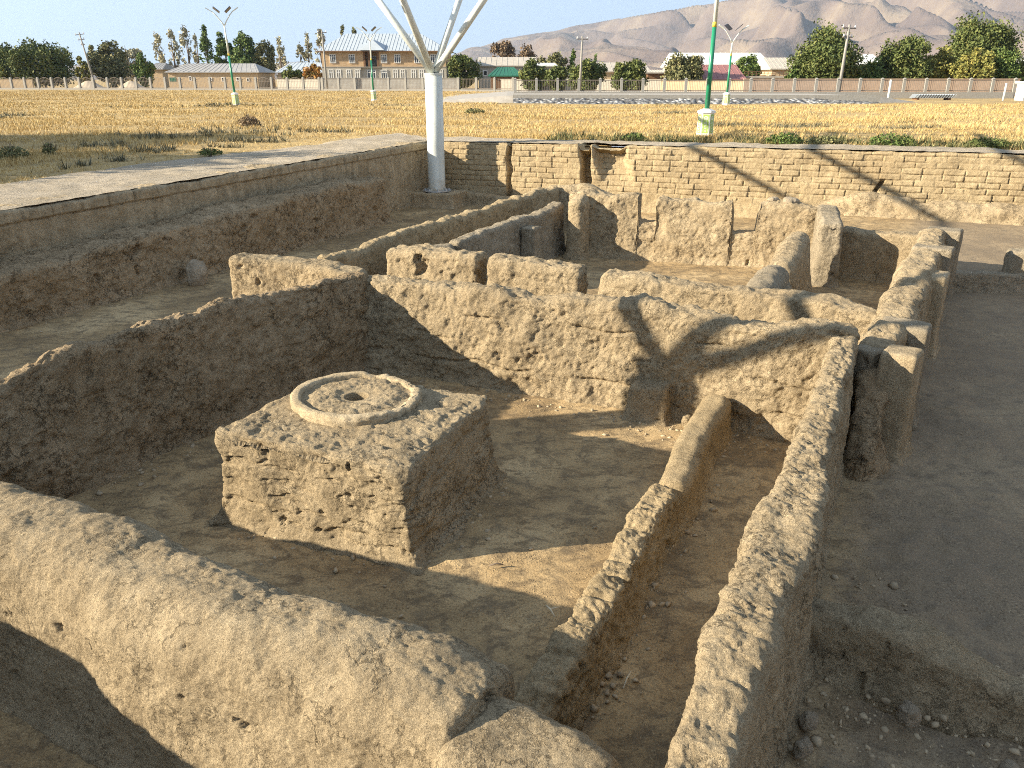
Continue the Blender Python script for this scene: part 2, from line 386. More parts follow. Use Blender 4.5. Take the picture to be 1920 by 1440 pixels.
def ring_mesh():
    n, prof = 220, []
    ri, ro, h0, h1 = .435, .525, -.03, .082
    k = 7
    pts = [(ro + .012, h0)] + [(ro, h0 + (h1 - .03 - h0) * i / 4) for i in range(1, 5)]
    for a in np.linspace(0, math.pi / 2, k): pts.append((ro - .03 + .03 * math.cos(a), h1 - .03 + .03 * math.sin(a)))
    pts.append(((ri + ro) / 2, h1))
    for a in np.linspace(math.pi / 2, math.pi, k): pts.append((ri + .03 + .03 * math.cos(a), h1 - .03 + .03 * math.sin(a)))
    pts += [(ri, h1 - .03 - (h1 - .03 - h0) * i / 4) for i in range(1, 5)]
    pts = np.array(pts)
    th = np.linspace(0, 2 * math.pi, n, endpoint=False)
    # broken away at the back right
    ang = (th - R(20) + math.pi) % (2 * math.pi) - math.pi
    brk = np.maximum(1 - sstep(R(50), R(95), np.abs(ang)), .22)
    nz = fbm(np.stack([np.cos(th) * .5, np.sin(th) * .5, th * 0], -1), .09, 3, 5)
    rr = pts[None, :, 0] * np.ones((n, 1)); zz = pts[None, :, 1] * np.ones((n, 1))
    cut = (brk * (.022 + .022 * nz))[:, None]
    zz = np.where(zz > .02, zz - cut * (zz - .0) / h1, zz)
    rr = np.where(rr > .47, rr - brk[:, None] * (.015 + .025 * nz)[:, None], rr)
    ecc = 1 + .035 * np.cos(2 * (th - R(150)))[:, None]
    P = np.stack([rr * ecc * np.cos(th)[:, None], rr * ecc * np.sin(th)[:, None], zz], -1)
    P += (0.010 * fbm(P, .16, 2, 8) + (.003 + .018 * brk[:, None]) * fbm(P, .05, 3, 9))[..., None] * np.stack([np.cos(th), np.sin(th), 0 * th], -1)[:, None, :]
    Pw = np.concatenate([P, P[:1]], 0)
    return P
P = ring_mesh(); nT, nP = P.shape[:2]
i = np.arange(nT)[:, None]; j = np.arange(nP - 1)[None]
fa = np.stack([i * nP + j, ((i + 1) % nT) * nP + j, ((i + 1) % nT) * nP + j + 1, i * nP + j + 1], -1).reshape(-1, 4)
M_ring = adobe('ring_plaster', (0.53, 0.425, 0.275), (0.44, 0.345, 0.21), 0.5, 0.3, 0.4, 0.7)
ring = mesh_np('ring_rim', P.reshape(-1, 3), fa, M_ring, altar)
ring.location = (RC[0] - ac[0], RC[1] - ac[1], .755); ring['label'] = 'pale smooth raised clay rim, broken on its right side'
# hearth floor: a polar sheet with the fire hole sunk in the middle
rr = np.r_[np.linspace(0, .06, 6), np.linspace(.07, .10, 7), np.linspace(.11, .45, 40)]; th = np.linspace(0, 2 * math.pi, 160, endpoint=False)
X = rr[:, None] * np.cos(th)[None]; Y = rr[:, None] * np.sin(th)[None]
Q = np.stack([X, Y, 0 * X], -1)
hole = 1 - sstep(.072, .098, rr)[:, None] * np.ones_like(X)
Zf = .040 + .016 * fbm(Q, .07, 3, 31) * sstep(.11, .2, rr)[:, None] + .02 * sstep(.12, .2, rr)[:, None] * sstep(.42, .3, rr)[:, None] - .16 * hole
Q[..., 2] = Zf
hf = mesh_np('hearth_floor', Q.reshape(-1, 3), grid_faces(len(rr), len(th), True), M_rough, altar)
hf.location = (RC[0] - ac[0], RC[1] - ac[1], .755)

# --- narrow passage and the second room
H_ = dict(rnd=.09, bat=.06, amp=(.04, .026, .012), chips=.014)
wall('wall_block', 'mud wall block with a scooped shadowed hollow on its left shoulder', [(-1.6, 11.08, 1.0, .36), (-1.2, 10.88, 1.06, .38), (-.46, 10.52, 1.05, .38)], M_lit, 0.02, seed=31, npits=8, groove=.012, group='row of mud wall blocks', top_noise=.02,
     pits=[(-1.22, 10.70, .84, .13, .12)], **H_)
wall('wall_block', 'smooth middle mud wall block between two narrow slots', [(-.16, 10.38, 1.04, .38), (.85, 9.88, 1.02, .38)], M_lit, 0.02, seed=32, npits=8, groove=.014, group='row of mud wall blocks', top_noise=.012, **H_)
wall('wall_block', 'longest mud wall block, sagging to a rounded end at the right', [(1.2, 9.72, 1.02, .36), (2.0, 9.32, .96, .36), (2.7, 8.95, .98, .36), (3.4, 8.5, .98, .38), (3.85, 8.12, .9, .36)], M_lit, 0.02, seed=33, npits=14, groove=.012, group='row of mud wall blocks', top_noise=.012, **H_)
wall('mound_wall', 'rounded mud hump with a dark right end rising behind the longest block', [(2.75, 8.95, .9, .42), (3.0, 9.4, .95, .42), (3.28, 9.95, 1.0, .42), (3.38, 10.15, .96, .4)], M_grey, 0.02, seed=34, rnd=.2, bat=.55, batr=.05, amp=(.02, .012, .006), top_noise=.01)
wall('wing_wall', 'straw textured mud wall wing lit by the sun, left of the long thin wall', [(-3.5, 10.2, 1.08, .36), (-2.6, 9.95, 1.05, .36), (-1.9, 9.62, 1.0, .34)], M_rough, 0.017, seed=35, npits=20, rnd=.07, bat=.03, amp=(.025, .02, .012), top_noise=.015)
wall('thin_wall', 'long thin mud wall receding to the brick wall, outermost of two', [(-2.62, 11.1, .86, .24), (-2.2, 12.1, .86, .25), (-1.7, 13.2, .92, .26), (-1.0, 14.5, .9, .26), (-.3, 15.9, .93, .27), (.9, 18.2, .98, .28)], M_ochre, 0.024, seed=36, npits=25, rnd=.1, bat=.06, amp=(.03, .02, .01), top_noise=.04, chips=.01)
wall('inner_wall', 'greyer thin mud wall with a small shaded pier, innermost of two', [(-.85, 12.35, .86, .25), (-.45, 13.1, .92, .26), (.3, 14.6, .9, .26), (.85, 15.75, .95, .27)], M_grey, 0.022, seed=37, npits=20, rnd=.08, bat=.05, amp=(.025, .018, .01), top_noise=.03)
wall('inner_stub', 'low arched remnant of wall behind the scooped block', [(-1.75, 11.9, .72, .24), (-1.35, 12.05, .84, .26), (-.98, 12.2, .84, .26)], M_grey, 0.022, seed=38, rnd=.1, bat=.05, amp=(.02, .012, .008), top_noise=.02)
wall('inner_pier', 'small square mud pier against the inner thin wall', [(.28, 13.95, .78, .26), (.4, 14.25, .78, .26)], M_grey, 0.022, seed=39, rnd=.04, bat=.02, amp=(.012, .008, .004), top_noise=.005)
wall('far_wall', 'sunlit far room wall broken by two square notches along its top', [(1.2, 15.6, 1.2, .36), (2.6, 15.15, 1.17, .36), (4.2, 14.6, 1.16, .36), (5.4, 14.2, 1.12, .36)], M_lit, 0.02, seed=40, npits=25, rnd=.11, bat=.05, amp=(.045, .028, .012), top_noise=.03,
     notches=[(1.28, 1.6, .74), (2.98, 3.4, .62)], chips=.012, groove=.006)
wall('wall_buttress', 'rounded mud buttress at the left end of the notched far wall', [(1.28, 15.32, 1.17, .34), (1.2, 15.12, 1.12, .32)], M_lit, 0.02, seed=41, rnd=.13, bat=.02, amp=(.02, .015, .008), top_noise=.0)
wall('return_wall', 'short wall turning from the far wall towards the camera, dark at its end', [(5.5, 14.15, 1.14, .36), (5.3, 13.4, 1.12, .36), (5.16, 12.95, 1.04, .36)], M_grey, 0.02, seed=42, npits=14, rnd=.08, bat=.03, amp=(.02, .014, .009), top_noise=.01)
wall('ramp_stub', 'loaf shaped mud stub with a dark right face, just in front of the return wall', [(3.85, 11.2, .8, .4), (4.2, 11.9, .95, .42), (4.5, 12.5, .98, .4)], M_lit, 0.02, seed=43, rnd=.19, bat=.12, batr=.05, amp=(.02, .014, .007), top_noise=.01)
wall('back_parapet', 'low sunlit remnant of wall behind the notched wall, below the brick wall', [(1.0, 18.4, .95, .3), (1.7, 18.2, 1.02, .34), (2.2, 18.0, .8, .3)], M_lit, 0.03, seed=44, rnd=.12, bat=.1, amp=(.02, .02, .01))
wall('cell_wall', 'deep shaded end wall of the small cell on the right', [(5.72, 13.75, .82, .34), (6.3, 13.35, .80, .34), (6.9, 12.95, .84, .34)], M_lit, 0.024, seed=45, npits=10, rnd=.08, bat=.03, amp=(.02, .016, .008))

# --- right hand wall with its buttresses
ew = empty('buttressed_wall', (4.9, 9.5, 0))
tag(ew, 'right hand mud wall with five square buttresses on its shaded side', 'mud wall', kind='thing')
def rl(p): return [(x - 4.9, y - 9.5, h, w_) for (x, y, h, w_) in p]
wall('wall', None, rl([(3.3, 6.95, .95, .34), (3.75, 7.65, .98, .4), (4.4, 8.72, .97, .42), (4.95, 9.65, 1.02, .44), (5.5, 10.6, 1.0, .42), (6.0, 11.5, 1.02, .42), (6.55, 12.5, 1.02, .4)]), M_lit, 0.02, seed=50, npits=30, rnd=.13, bat=.05, amp=(.035, .025, .01), top_noise=.05, parent=ew, chips=.01)
for k, (x0, y0, x1, y1, hh, ww, mt) in enumerate([(3.34, 6.72, 3.52, 6.58, .98, .33, M_streak), (3.2, 6.98, 3.3, 6.8, .93, .3, M_grey), (3.7, 7.62, 4.02, 7.42, .97, .34, M_grey), (4.9, 9.75, 5.26, 9.52, .99, .5, M_streak), (5.75, 11.3, 6.12, 11.05, 1.0, .36, M_grey), (6.62, 12.72, 6.98, 12.48, 1.0, .36, M_grey)]):
    wall('buttress', None, rl([(x0, y0, hh, ww), (x1, y1, hh, ww)]), mt, 0.02, seed=60 + k, npits=3, rnd=.035, bat=.03, amp=(.015, .008, .004), top_noise=.006, parent=ew, wob=0.01)
wall('buttress', None, rl([(3.0, 6.2, .3, .22), (3.1, 6.42, .55, .26), (3.24, 6.7, .84, .3)]), M_face, 0.02, seed=68, npits=8, rnd=.12, bat=.06, amp=(.05, .04, .015), top_noise=.04, parent=ew, wob=0.02)
wall('gate_pier', 'mud pier at the right edge beside the raised lit floor', [(8.1, 12.82, .62, .42), (9.2, 12.42, .66, .44)], M_grey, 0.025, seed=70, rnd=.07, bat=.1, amp=(.02, .015, .008))
wall('sill_wall', 'low mud sill closing the dark passage on the right', [(6.9, 12.75, .29, .3), (7.8, 12.6, .3, .3), (8.6, 12.5, .3, .3), (10.5, 12.0, .3, .3)], M_grey, 0.025, seed=71, rnd=.05, bat=.08, amp=(.02, .015, .008), top_noise=.01)
wall('rubble_wall', 'low shaded rubble wall running off the bottom right corner', [(1.75, 3.95, .34, .26), (2.15, 3.72, .36, .28), (2.45, 3.52, .32, .28), (2.62, 3.42, .21, .26), (3.1, 3.22, .2, .24), (3.9, 2.85, .2, .24)], M_lit, 0.012, seed=72, npits=16, rnd=.08, bat=.12, amp=(.03, .022, .008), top_noise=.03)
# ------------------------------------------------------------------ pit edges, floor and the field around
K0 = np.array([-2.26, 22.75]); D1 = np.array([.945, -.327]); D2 = np.array([.406, .914])
def zfield(a, b):
    return 1.6 + .0135 * np.clip(b, -14, 0) + .004 * np.clip(a, 0, 14)
def oblique(a, b): return K0[0] + a * D1[0] + b * D2[0], K0[1] + a * D1[1] + b * D2[1]

def brick_extra(P, N, s, lat):
    front = np.abs(N[..., 2]) < 0.6
    z = P[..., 2] + 0.010 * fbm(P, .5, 2, 90)
    ch = .135
    row = np.floor((1.56 - z) / ch)
    fz = ((1.56 - z) / ch) % 1.0
    off = (np.sin(row * 12.9898) * 43758.5453) % 1.0
    bl = .44
    u = (s[:, None] + .012 * fbm(P, .3, 2, 91)) / bl + off + .5 * (row % 2)
    fu = u % 1.0
    dz_ = np.minimum(fz, 1 - fz) * ch; du_ = np.minimum(fu, 1 - fu) * bl
    e = np.minimum(dz_, du_)
    wid = .017 + .012 * fbm(P, .25, 2, 92)
    jo = 1 - sstep(0.0, 1.0, e / np.maximum(wid, .004))
    cell = np.sin(row * 7.13 + np.floor(u) * 3.71) * .009
    worn = sstep(.05, .3, fbm(P, (.8, .8, .5), 3, 93))           # plaster hiding the joints
    worn = np.maximum(worn * .75, 1 - sstep(.35, .55, P[..., 2] + .1 * fbm(P, .6, 2, 94)))
    d = -.04 * jo * (1 - worn) + cell * (1 - worn)
    # two erosion gullies
    def gully(s0, w0, dep, sl):
        c = np.abs(s[:, None] + sl * (P[..., 2] - 1.2) - s0 + .05 * fbm(P, .4, 2, 95))
        return dep * (1 - sstep(w0 * .5, w0, c))
    d -= gully(2.3, .085, .22, 0.0) + gully(4.4, .15, .5, .08) + gully(5.1, .5, .3, .3) * sstep(.5, 1.3, P[..., 2]) + gully(11.6, .07, .2, -.5) * sstep(.45, .6, P[..., 2]) * sstep(1.05, .9, P[..., 2])
    return np.where(front, d, d * .3)
a_end = 17.0
bp = [(*oblique(-.05, .56), 1.6, 1.1), (*oblique(5, .56), 1.62, 1.1), (*oblique(10, .56), 1.64, 1.1), (*oblique(a_end, .56), 1.655, 1.1)]
wall('brick_wall', 'tall mud brick pit wall across the back with cracked joints', bp, M_brick, 0.018, zb=-.1, rnd=.06, bat=0, batr=.03, flare=.1, amp=(.03, .014, .006), seed=80, npits=40, pitr=(.015, .04), extra=brick_extra, top_noise=.01, wob=.02, cat='brick wall', caps=(False, True))
def edge_brick(P, N, s, lat):
    z = P[..., 2]; zt = 1.6 + .0135 * np.clip(s[:, None] - 26, -14, 0)
    t = zt - z
    band = (t < .19) & (t > -.05)
    fu = (s[:, None] / .5 + .06 * p1(s / .3, 3)[:, None]) % 1.0
    du_ = np.minimum(fu, 1 - fu) * .5
    d = -.04 * (1 - sstep(0, .024, np.minimum(du_, np.abs(t - .185) * 1.0))) * (t < .2)
    d = d + .03 * band
    v = fbm(P, (.22, .22, 1.8), 3, 88)
    return np.where(np.abs(N[..., 2]) < .6, d + .03 * v * (~band), d * .2)
lp = [(*(np.array(oblique(-.25, b))), float(zfield(0, b)), .5) for b in (-26, -14, -7, -3, .2)]
wall('retaining_wall', 'shaded mud retaining wall with a top course of bricks along the left bank', lp, M_streak, 0.017, zb=-.1, rnd=.05, bat=.02, batr=.02, flare=0, amp=(.04, .02, .008), seed=81, npits=60, pitr=(.015, .05), extra=edge_brick, top_noise=.012, wob=.03, cat='retaining wall', caps=(False, False))
def pn(n, t): return (n * .914 + .406 * t, n * -.406 + .914 * t)   # n: towards the pit, t: along the bank
def bench_pits(rg=np.random.default_rng(5)):
    out = []
    for k in range(26):
        t = 5 + 17 * rg.random(); out.append((*pn(-10.5, t), .1 + .75 * rg.random(), .03 + .05 * rg.random(), .09))
    return out
wall('earth_bench', 'long earthen bench with dark holes at the foot of the left bank', [(*pn(-10.93, 2), .72, .86), (*pn(-10.93, 7.2), .78, .86), (*pn(-10.9, 11.5), .97, .84), (*pn(-10.9, 14.5), 1.08, .82), (*pn(-10.9, 16.3), 1.02, .8)], M_face, 0.026, rnd=.12, bat=.02, batr=.05, flare=.08,
     amp=(.06, .03, .012), seed=82, npits=90, pitr=(.02, .06), pits=bench_pits(), top_noise=.03, chips=.02, caps=(False, True), cat='earth bench')
wall('plaster_apron', 'eroded plaster slope at the foot of the brick wall on the right', [(*oblique(10.3, -.25), .5, .3), (*oblique(11.2, -.3), .8, .5), (*oblique(12.5, -.35), .62, .6), (*oblique(16.5, -.4), .6, .7)], M_lit, 0.035, seed=83, rnd=.28, bat=.2, batr=.9, amp=(.06, .03, .01), npits=8, top_noise=.05, cat='plaster slope')
for (pa, pb_, nm) in (((a_end, .3), (a_end, -30), 'side_bank'), ((a_end, -30), (-.3, -30), 'rear_bank')):
    p0 = oblique(*pa); p1_ = oblique(*pb_)
    wall('retaining_wall', {'side_bank': 'plain mud retaining wall on the right side of the pit', 'rear_bank': 'plain mud retaining wall closing the pit at the rear'}[nm], [(*p0, 1.6, .5), (*p1_, 1.45, .5)], M_face, 0.12, amp=(.05, .02, 0), seed=84, cat='retaining wall', caps=(False, False))

# pit floor
M_floor = None
def floor_mat():
    t = NT('pit_floor')
    big = t.noise(.75, 6, .62); mid = t.noise(4.5, 8, .68, None, .6); fine = t.noise(34, 6, .75)
    c = t.ramp(big, [(.36, (.22, .152, .078)), (.5, (.355, .25, .128)), (.62, (.48, .352, .19))])
    damp = t.noise(1.0, 7, .7, t.coord((5.0, 8.5, 5)), .8)
    c = t.mix(t.ramp(damp, [(.50, 0.0), (.60, .6)]), c, (.10, .073, .045))
    c = t.mix(t.ramp(mid, [(.36, .8), (.5, 0.0)]), c, (.14, .105, .065))
    c = t.mix(t.ramp(fine, [(.30, .75), (.44, 0.0)]), c, (.10, .075, .045))
    c = t.mix(t.ramp(fine, [(.62, 0.0), (.74, .45)]), c, (.5, .40, .26))
    vo = t.node('ShaderNodeTexVoronoi'); vo.inputs['Scale'].default_value = 42; t.link(t.coord(), vo.inputs['Vector'])
    peb = t.ramp(vo.outputs['Distance'], [(.12, 1.0), (.34, 0.0)])
    pm = t.ramp(t.noise(2.2, 3, .6), [(.46, 0.0), (.6, 1.0)])
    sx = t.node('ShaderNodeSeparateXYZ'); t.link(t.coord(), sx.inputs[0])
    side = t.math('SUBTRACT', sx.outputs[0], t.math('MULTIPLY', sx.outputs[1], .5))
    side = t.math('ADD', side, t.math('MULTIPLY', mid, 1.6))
    c = t.mix(t.ramp(side, [(.5, 0.0), (1.7, .7)]), c, (.20, .16, .115))     # shade outside the long wall painted in as a greyer floor
    gr = t.noise(75, 4, .7)
    c = t.mix(t.ramp(gr, [(.34, .8), (.46, 0.0)]), c, (.11, .08, .048))
    c = t.mix(t.ramp(gr, [(.57, 0.0), (.68, .5)]), c, (.50, .39, .235))
    nb = t.bump(mid, .7, .022); nb = t.bump(fine, .8, .010, nb); nb = t.bump(t.math('MULTIPLY', peb, pm), .8, .008, nb)
    return t.out(c, nb, .97)
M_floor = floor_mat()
xs = np.unique(np.r_[np.arange(-9.5, -3.6, .06), np.arange(-3.6, 4.6, .026), np.arange(4.6, 17.8, .07)])
ys = np.unique(np.r_[np.arange(-6, 1.2, .15), np.arange(1.2, 9, .026), np.arange(9, 24.9, .07)])
X, Y = np.meshgrid(xs, ys, indexing='ij'); Q = np.stack([X, Y, 0 * X], -1)
# keep the sheet inside the banks
aa = (X - K0[0]) * D2[1] - (Y - K0[1]) * D2[0]; aa = aa / (D1[0] * D2[1] - D1[1] * D2[0])
bb = D1[0] * (Y - K0[1]) - D1[1] * (X - K0[0]); bb = bb / (D1[0] * D2[1] - D1[1] * D2[0])
Zf = .02 * fbm(Q, 1.3, 2, 1) + .014 * fbm(Q, .3, 3, 2) + .005 * fbm(Q, .07, 3, 3)
def line_d(x0, y0, x1, y1):
    l = math.hypot(x1 - x0, y1 - y0); return ((X - x0) * (y1 - y0) - (Y - y0) * (x1 - x0)) / l
st = sstep(-.05, .1, -line_d(6.9, 12.85, 10.5, 12.1)) * sstep(6.7, 7.0, X) * sstep(11, 12, Y)
Zf += .24 * st
outer = sstep(.0, .5, line_d(.1, 1.0, 3.1, 7.0)) * sstep(9.5, 8, Y)
Zf += outer * (.05 * fbm(Q, .7, 3, 4) + .02 * fbm(Q, .16, 3, 6)) - .07 * sstep(.1, .5, line_d(.1, 1.0, 3.1, 7.0)) * sstep(3.9, 3.4, Y)
Q[..., 2] = Zf
F = grid_faces(len(xs), len(ys))
cen_a = aa.ravel()[F].mean(1); cen_b = bb.ravel()[F].mean(1)
keep = (cen_a > -.4) & (cen_b < .4) & (cen_a < a_end + .3) & (cen_b > -30.2)
used, inv = np.unique(F[keep], return_inverse=True)
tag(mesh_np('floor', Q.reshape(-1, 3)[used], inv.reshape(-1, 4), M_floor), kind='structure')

# ground: one sheet to the horizon, with the pit left open
def ground_mat():
    t = NT('dry_ground')
    big = t.noise(.06, 6, .6); mid = t.noise(.8, 7, .65); fine = t.noise(14, 6, .7)
    c = t.ramp(big, [(.36, (.40, .28, .125)), (.5, (.47, .335, .15)), (.66, (.54, .39, .175))])
    st = t.noise(1.0, 6, .65, t.coord((.07, .5, 1)))
    c = t.mix(t.ramp(st, [(.48, 0.0), (.66, .6)]), c, (.25, .19, .09))
    c = t.mix(t.ramp(mid, [(.38, .55), (.55, 0.0)]), c, (.24, .185, .10))
    c = t.mix(t.ramp(fine, [(.32, .6), (.5, 0.0)]), c, (.2, .15, .08))
    return t.out(c, t.bump(fine, .9, .05, t.bump(mid, .8, .12)), .98)
M_ground = ground_mat()
av = np.r_[-6000, -3500, -1500, -600, -250, -120, -60, np.arange(-36, 0, 1.0), -.45, np.arange(1, a_end, 1.0), a_end + .2, np.arange(18, 50, 1.5), 70, 120, 250, 600, 1500, 3500, 6000]
bv = np.r_[-2000, -600, -150, -60, -30.2, np.arange(-29, 0, 1.0), .45, np.arange(1, 40, 1.0), np.arange(42, 80, 3.0), 95, 120, 160, 250, 400, 800, 1500, 3500, 6000]
A_, B_ = np.meshgrid(av, bv, indexing='ij'); X, Y = oblique(A_, B_)
Zg = zfield(A_, B_) + .05 * fbm(np.stack([X, Y, 0 * X], -1), 5.0, 2, 12) * sstep(1.5, 5, np.maximum(B_, -A_)) - .05
F = grid_faces(len(av), len(bv))
ca = A_.ravel()[F].mean(1); cb = B_.ravel()[F].mean(1)
keep = ~((ca > -.45) & (ca < a_end + .2) & (cb < .45) & (cb > -30.2))
g_ob = mesh_np('ground', np.stack([X, Y, Zg], -1).reshape(-1, 3), F[keep], M_ground)
tag(g_ob, kind='structure')
# packed clay path along the rim of the pit
def path_mat():
    t = NT('packed_clay'); big = t.noise(.9, 6, .6); mid = t.noise(1.0, 8, .7, t.coord((3, 9, 4))); fine = t.noise(30, 6, .7)
    c = t.ramp(big, [(.35, (.40, .335, .24)), (.6, (.50, .425, .32))])
    c = t.mix(t.ramp(mid, [(.34, .6), (.5, 0.0)]), c, (.27, .215, .145))
    c = t.mix(t.ramp(fine, [(.3, .5), (.46, 0.0)]), c, (.25, .2, .13))
    return t.out(c, t.bump(fine, 1.0, .03, t.bump(mid, 1.0, .11)), .97)
M_path = path_mat()
def strip(f0, f1, n, m, par):
    u = np.linspace(0, 1, n); v = np.linspace(0, 1, m)
    U, V = np.meshgrid(u, v, indexing='ij'); a, b = par(U, V)
    x, y = oblique(a, b); Q = np.stack([x, y, 0 * x], -1)
    edge = 1 - sstep(.75, 1, V)
    z = zfield(a, b) + .018 + .03 * fbm(Q, .8, 3, 41) * sstep(0.02, .15, V) + .012 * fbm(Q, .2, 3, 42) - .09 * (1 - edge) * np.ones_like(a)
    Q[..., 2] = z; return Q
n1, m1 = 420, 60
def parl(U, V):
    wdt = 3.4 + .5 * p1(U[:, :1] * 9, 3); b = -26 + 26.6 * U; return -.03 - wdt * V, b + V * wdt * .9 * sstep(.97, 1, U)
def parf(U, V):
    wdt = 1.9 + .35 * p1(U[:, :1] * 14, 5); a = -.6 + (a_end + 3) * U; return a, .03 + wdt * V
Q1 = strip(0, 0, n1, m1, parl); Q2 = strip(0, 0, n1, 40, parf); Q2[..., 2] += .004
f2 = grid_faces(n1, 40)                                           # leave the gullies of the brick wall open
U2, V2 = np.meshgrid(np.linspace(0, 1, n1), np.linspace(0, 1, 40), indexing='ij'); A2, B2 = parf(U2, V2)
ca2 = A2.ravel()[f2].mean(1); cb2 = B2.ravel()[f2].mean(1)
f2 = f2[~(((np.abs(ca2 - 4.4) < .22) & (cb2 < .55)) | ((np.abs(ca2 - 5.1) < .5) & (cb2 < .38)) | ((np.abs(ca2 - 2.3) < .1) & (cb2 < .28)))]
V = np.concatenate([Q1.reshape(-1, 3), Q2.reshape(-1, 3)]); F = np.concatenate([grid_faces(n1, m1), f2 + n1 * m1])
po = mesh_np('path', V, F, M_path); tag(po, kind='structure')
# ------------------------------------------------------------------ the world beyond the pit
cP, sP, FP = math.cos(PITCH), math.sin(PITCH), 1498.0
GZ = 1.6
def wx(u, D, z=3.2): return (u - 960) / FP * (D * cP - (z - 3.2) * sP)
def wz(v, D):
    b = (v - 720) / FP; return 3.2 + D / (cP - b * sP) * (-sP - b * cP)
class MB:
    """collects boxes, bars and prisms into one mesh"""
    def __init__(s): s.v = []; s.f = []; s.n = 0
    def add(s, V, F):
        s.v.append(np.asarray(V, np.float32)); s.f += [[i + s.n for i in f] for f in F]; s.n += len(V)
    def box(s, x0, x1, y0, y1, z0, z1):
        V = [(x, y, z) for x in (x0, x1) for y in (y0, y1) for z in (z0, z1)]
        s.add(V, [(0, 1, 3, 2), (4, 6, 7, 5), (0, 4, 5, 1), (2, 3, 7, 6), (0, 2, 6, 4), (1, 5, 7, 3)]); return s
    def tube(s, pts, rad, n=8, cap=True):
        pts = np.asarray(pts, float); rad = np.broadcast_to(np.asarray(rad, float), (len(pts),))
        V = []
        for i, p in enumerate(pts):
            t = pts[min(i + 1, len(pts) - 1)] - pts[max(i - 1, 0)]; t /= np.linalg.norm(t)
            u = np.cross(t, (0, 0, 1)) if abs(t[2]) < .95 else np.cross(t, (1, 0, 0)); u /= np.linalg.norm(u); w_ = np.cross(t, u)
            for k in range(n):
                a = 2 * math.pi * k / n; V.append(p + rad[i] * (math.cos(a) * u + math.sin(a) * w_))
        F = [(i * n + k, i * n + (k + 1) % n, (i + 1) * n + (k + 1) % n, (i + 1) * n + k) for i in range(len(pts) - 1) for k in range(n)]
        if cap: F += [tuple(range(n))[::-1], tuple((len(pts) - 1) * n + k for k in range(n))]
        s.add(V, F); return s
    def poly(s, V, F): s.add(V, F); return s
    def build(s, name, mat, parent=None, smooth=False):
        me = bpy.data.meshes.new(name); me.from_pydata(np.concatenate(s.v).tolist(), [], s.f); me.materials.append(mat)
        if smooth: me.polygons.foreach_set('use_smooth', np.ones(len(me.polygons), bool))
        me.update(); o = bpy.data.objects.new(name, me); C.objects.link(o)
        if parent is not None: o.parent = parent
        return o
def children(o): return [c for c in bpy.data.objects if c.parent == o]
def copy_tree(o, loc=None, rz=None, label=None, parent=None):
    c = o.copy(); C.objects.link(c)
    if parent is not None: c.parent = parent
    if loc is not None: c.location = loc
    if rz is not None: c.rotation_euler = (0, 0, rz)
    if label: c['label'] = label
    for ch in children(o): copy_tree(ch, parent=c)
    return c

# --- shelter posts and roof over the excavation
M_white = plain('white_paint', (.60, .63, .58), .45, .06, 3, 0, .4)
def painted():
    t = NT('painted_steel'); t.b.inputs['Specular IOR Level'].default_value = .4
    n = t.noise(1.0, 6, .65, t.coord((14, 14, .8))); g = t.noise(5, 6, .7)
    sx = t.node('ShaderNodeSeparateXYZ'); t.link(t.coord(), sx.inputs[0])
    c = t.ramp(n, [(.35, (.50, .52, .475)), (.6, (.62, .645, .60))])
    c = t.mix(t.ramp(g, [(.56, 0.0), (.68, .5)]), c, (.42, .37, .28))
    low = t.math('MULTIPLY', t.ramp(sx.outputs[2], [(.38, 1.0), (.75, 0.0)]), t.ramp(g, [(.35, 0.0), (.6, 1.0)]))
    c = t.mix(low, c, (.40, .32, .21))
    return t.out(c, t.bump(g, .3, .004), .5)
M_paint = painted()
M_conc = plain('concrete', (.27, .255, .225), .9, .18, 8, 0, .2, .004)
M_steel = plain('galvanised_steel', (.5, .52, .53), .4, .1, 4, .6, .5)
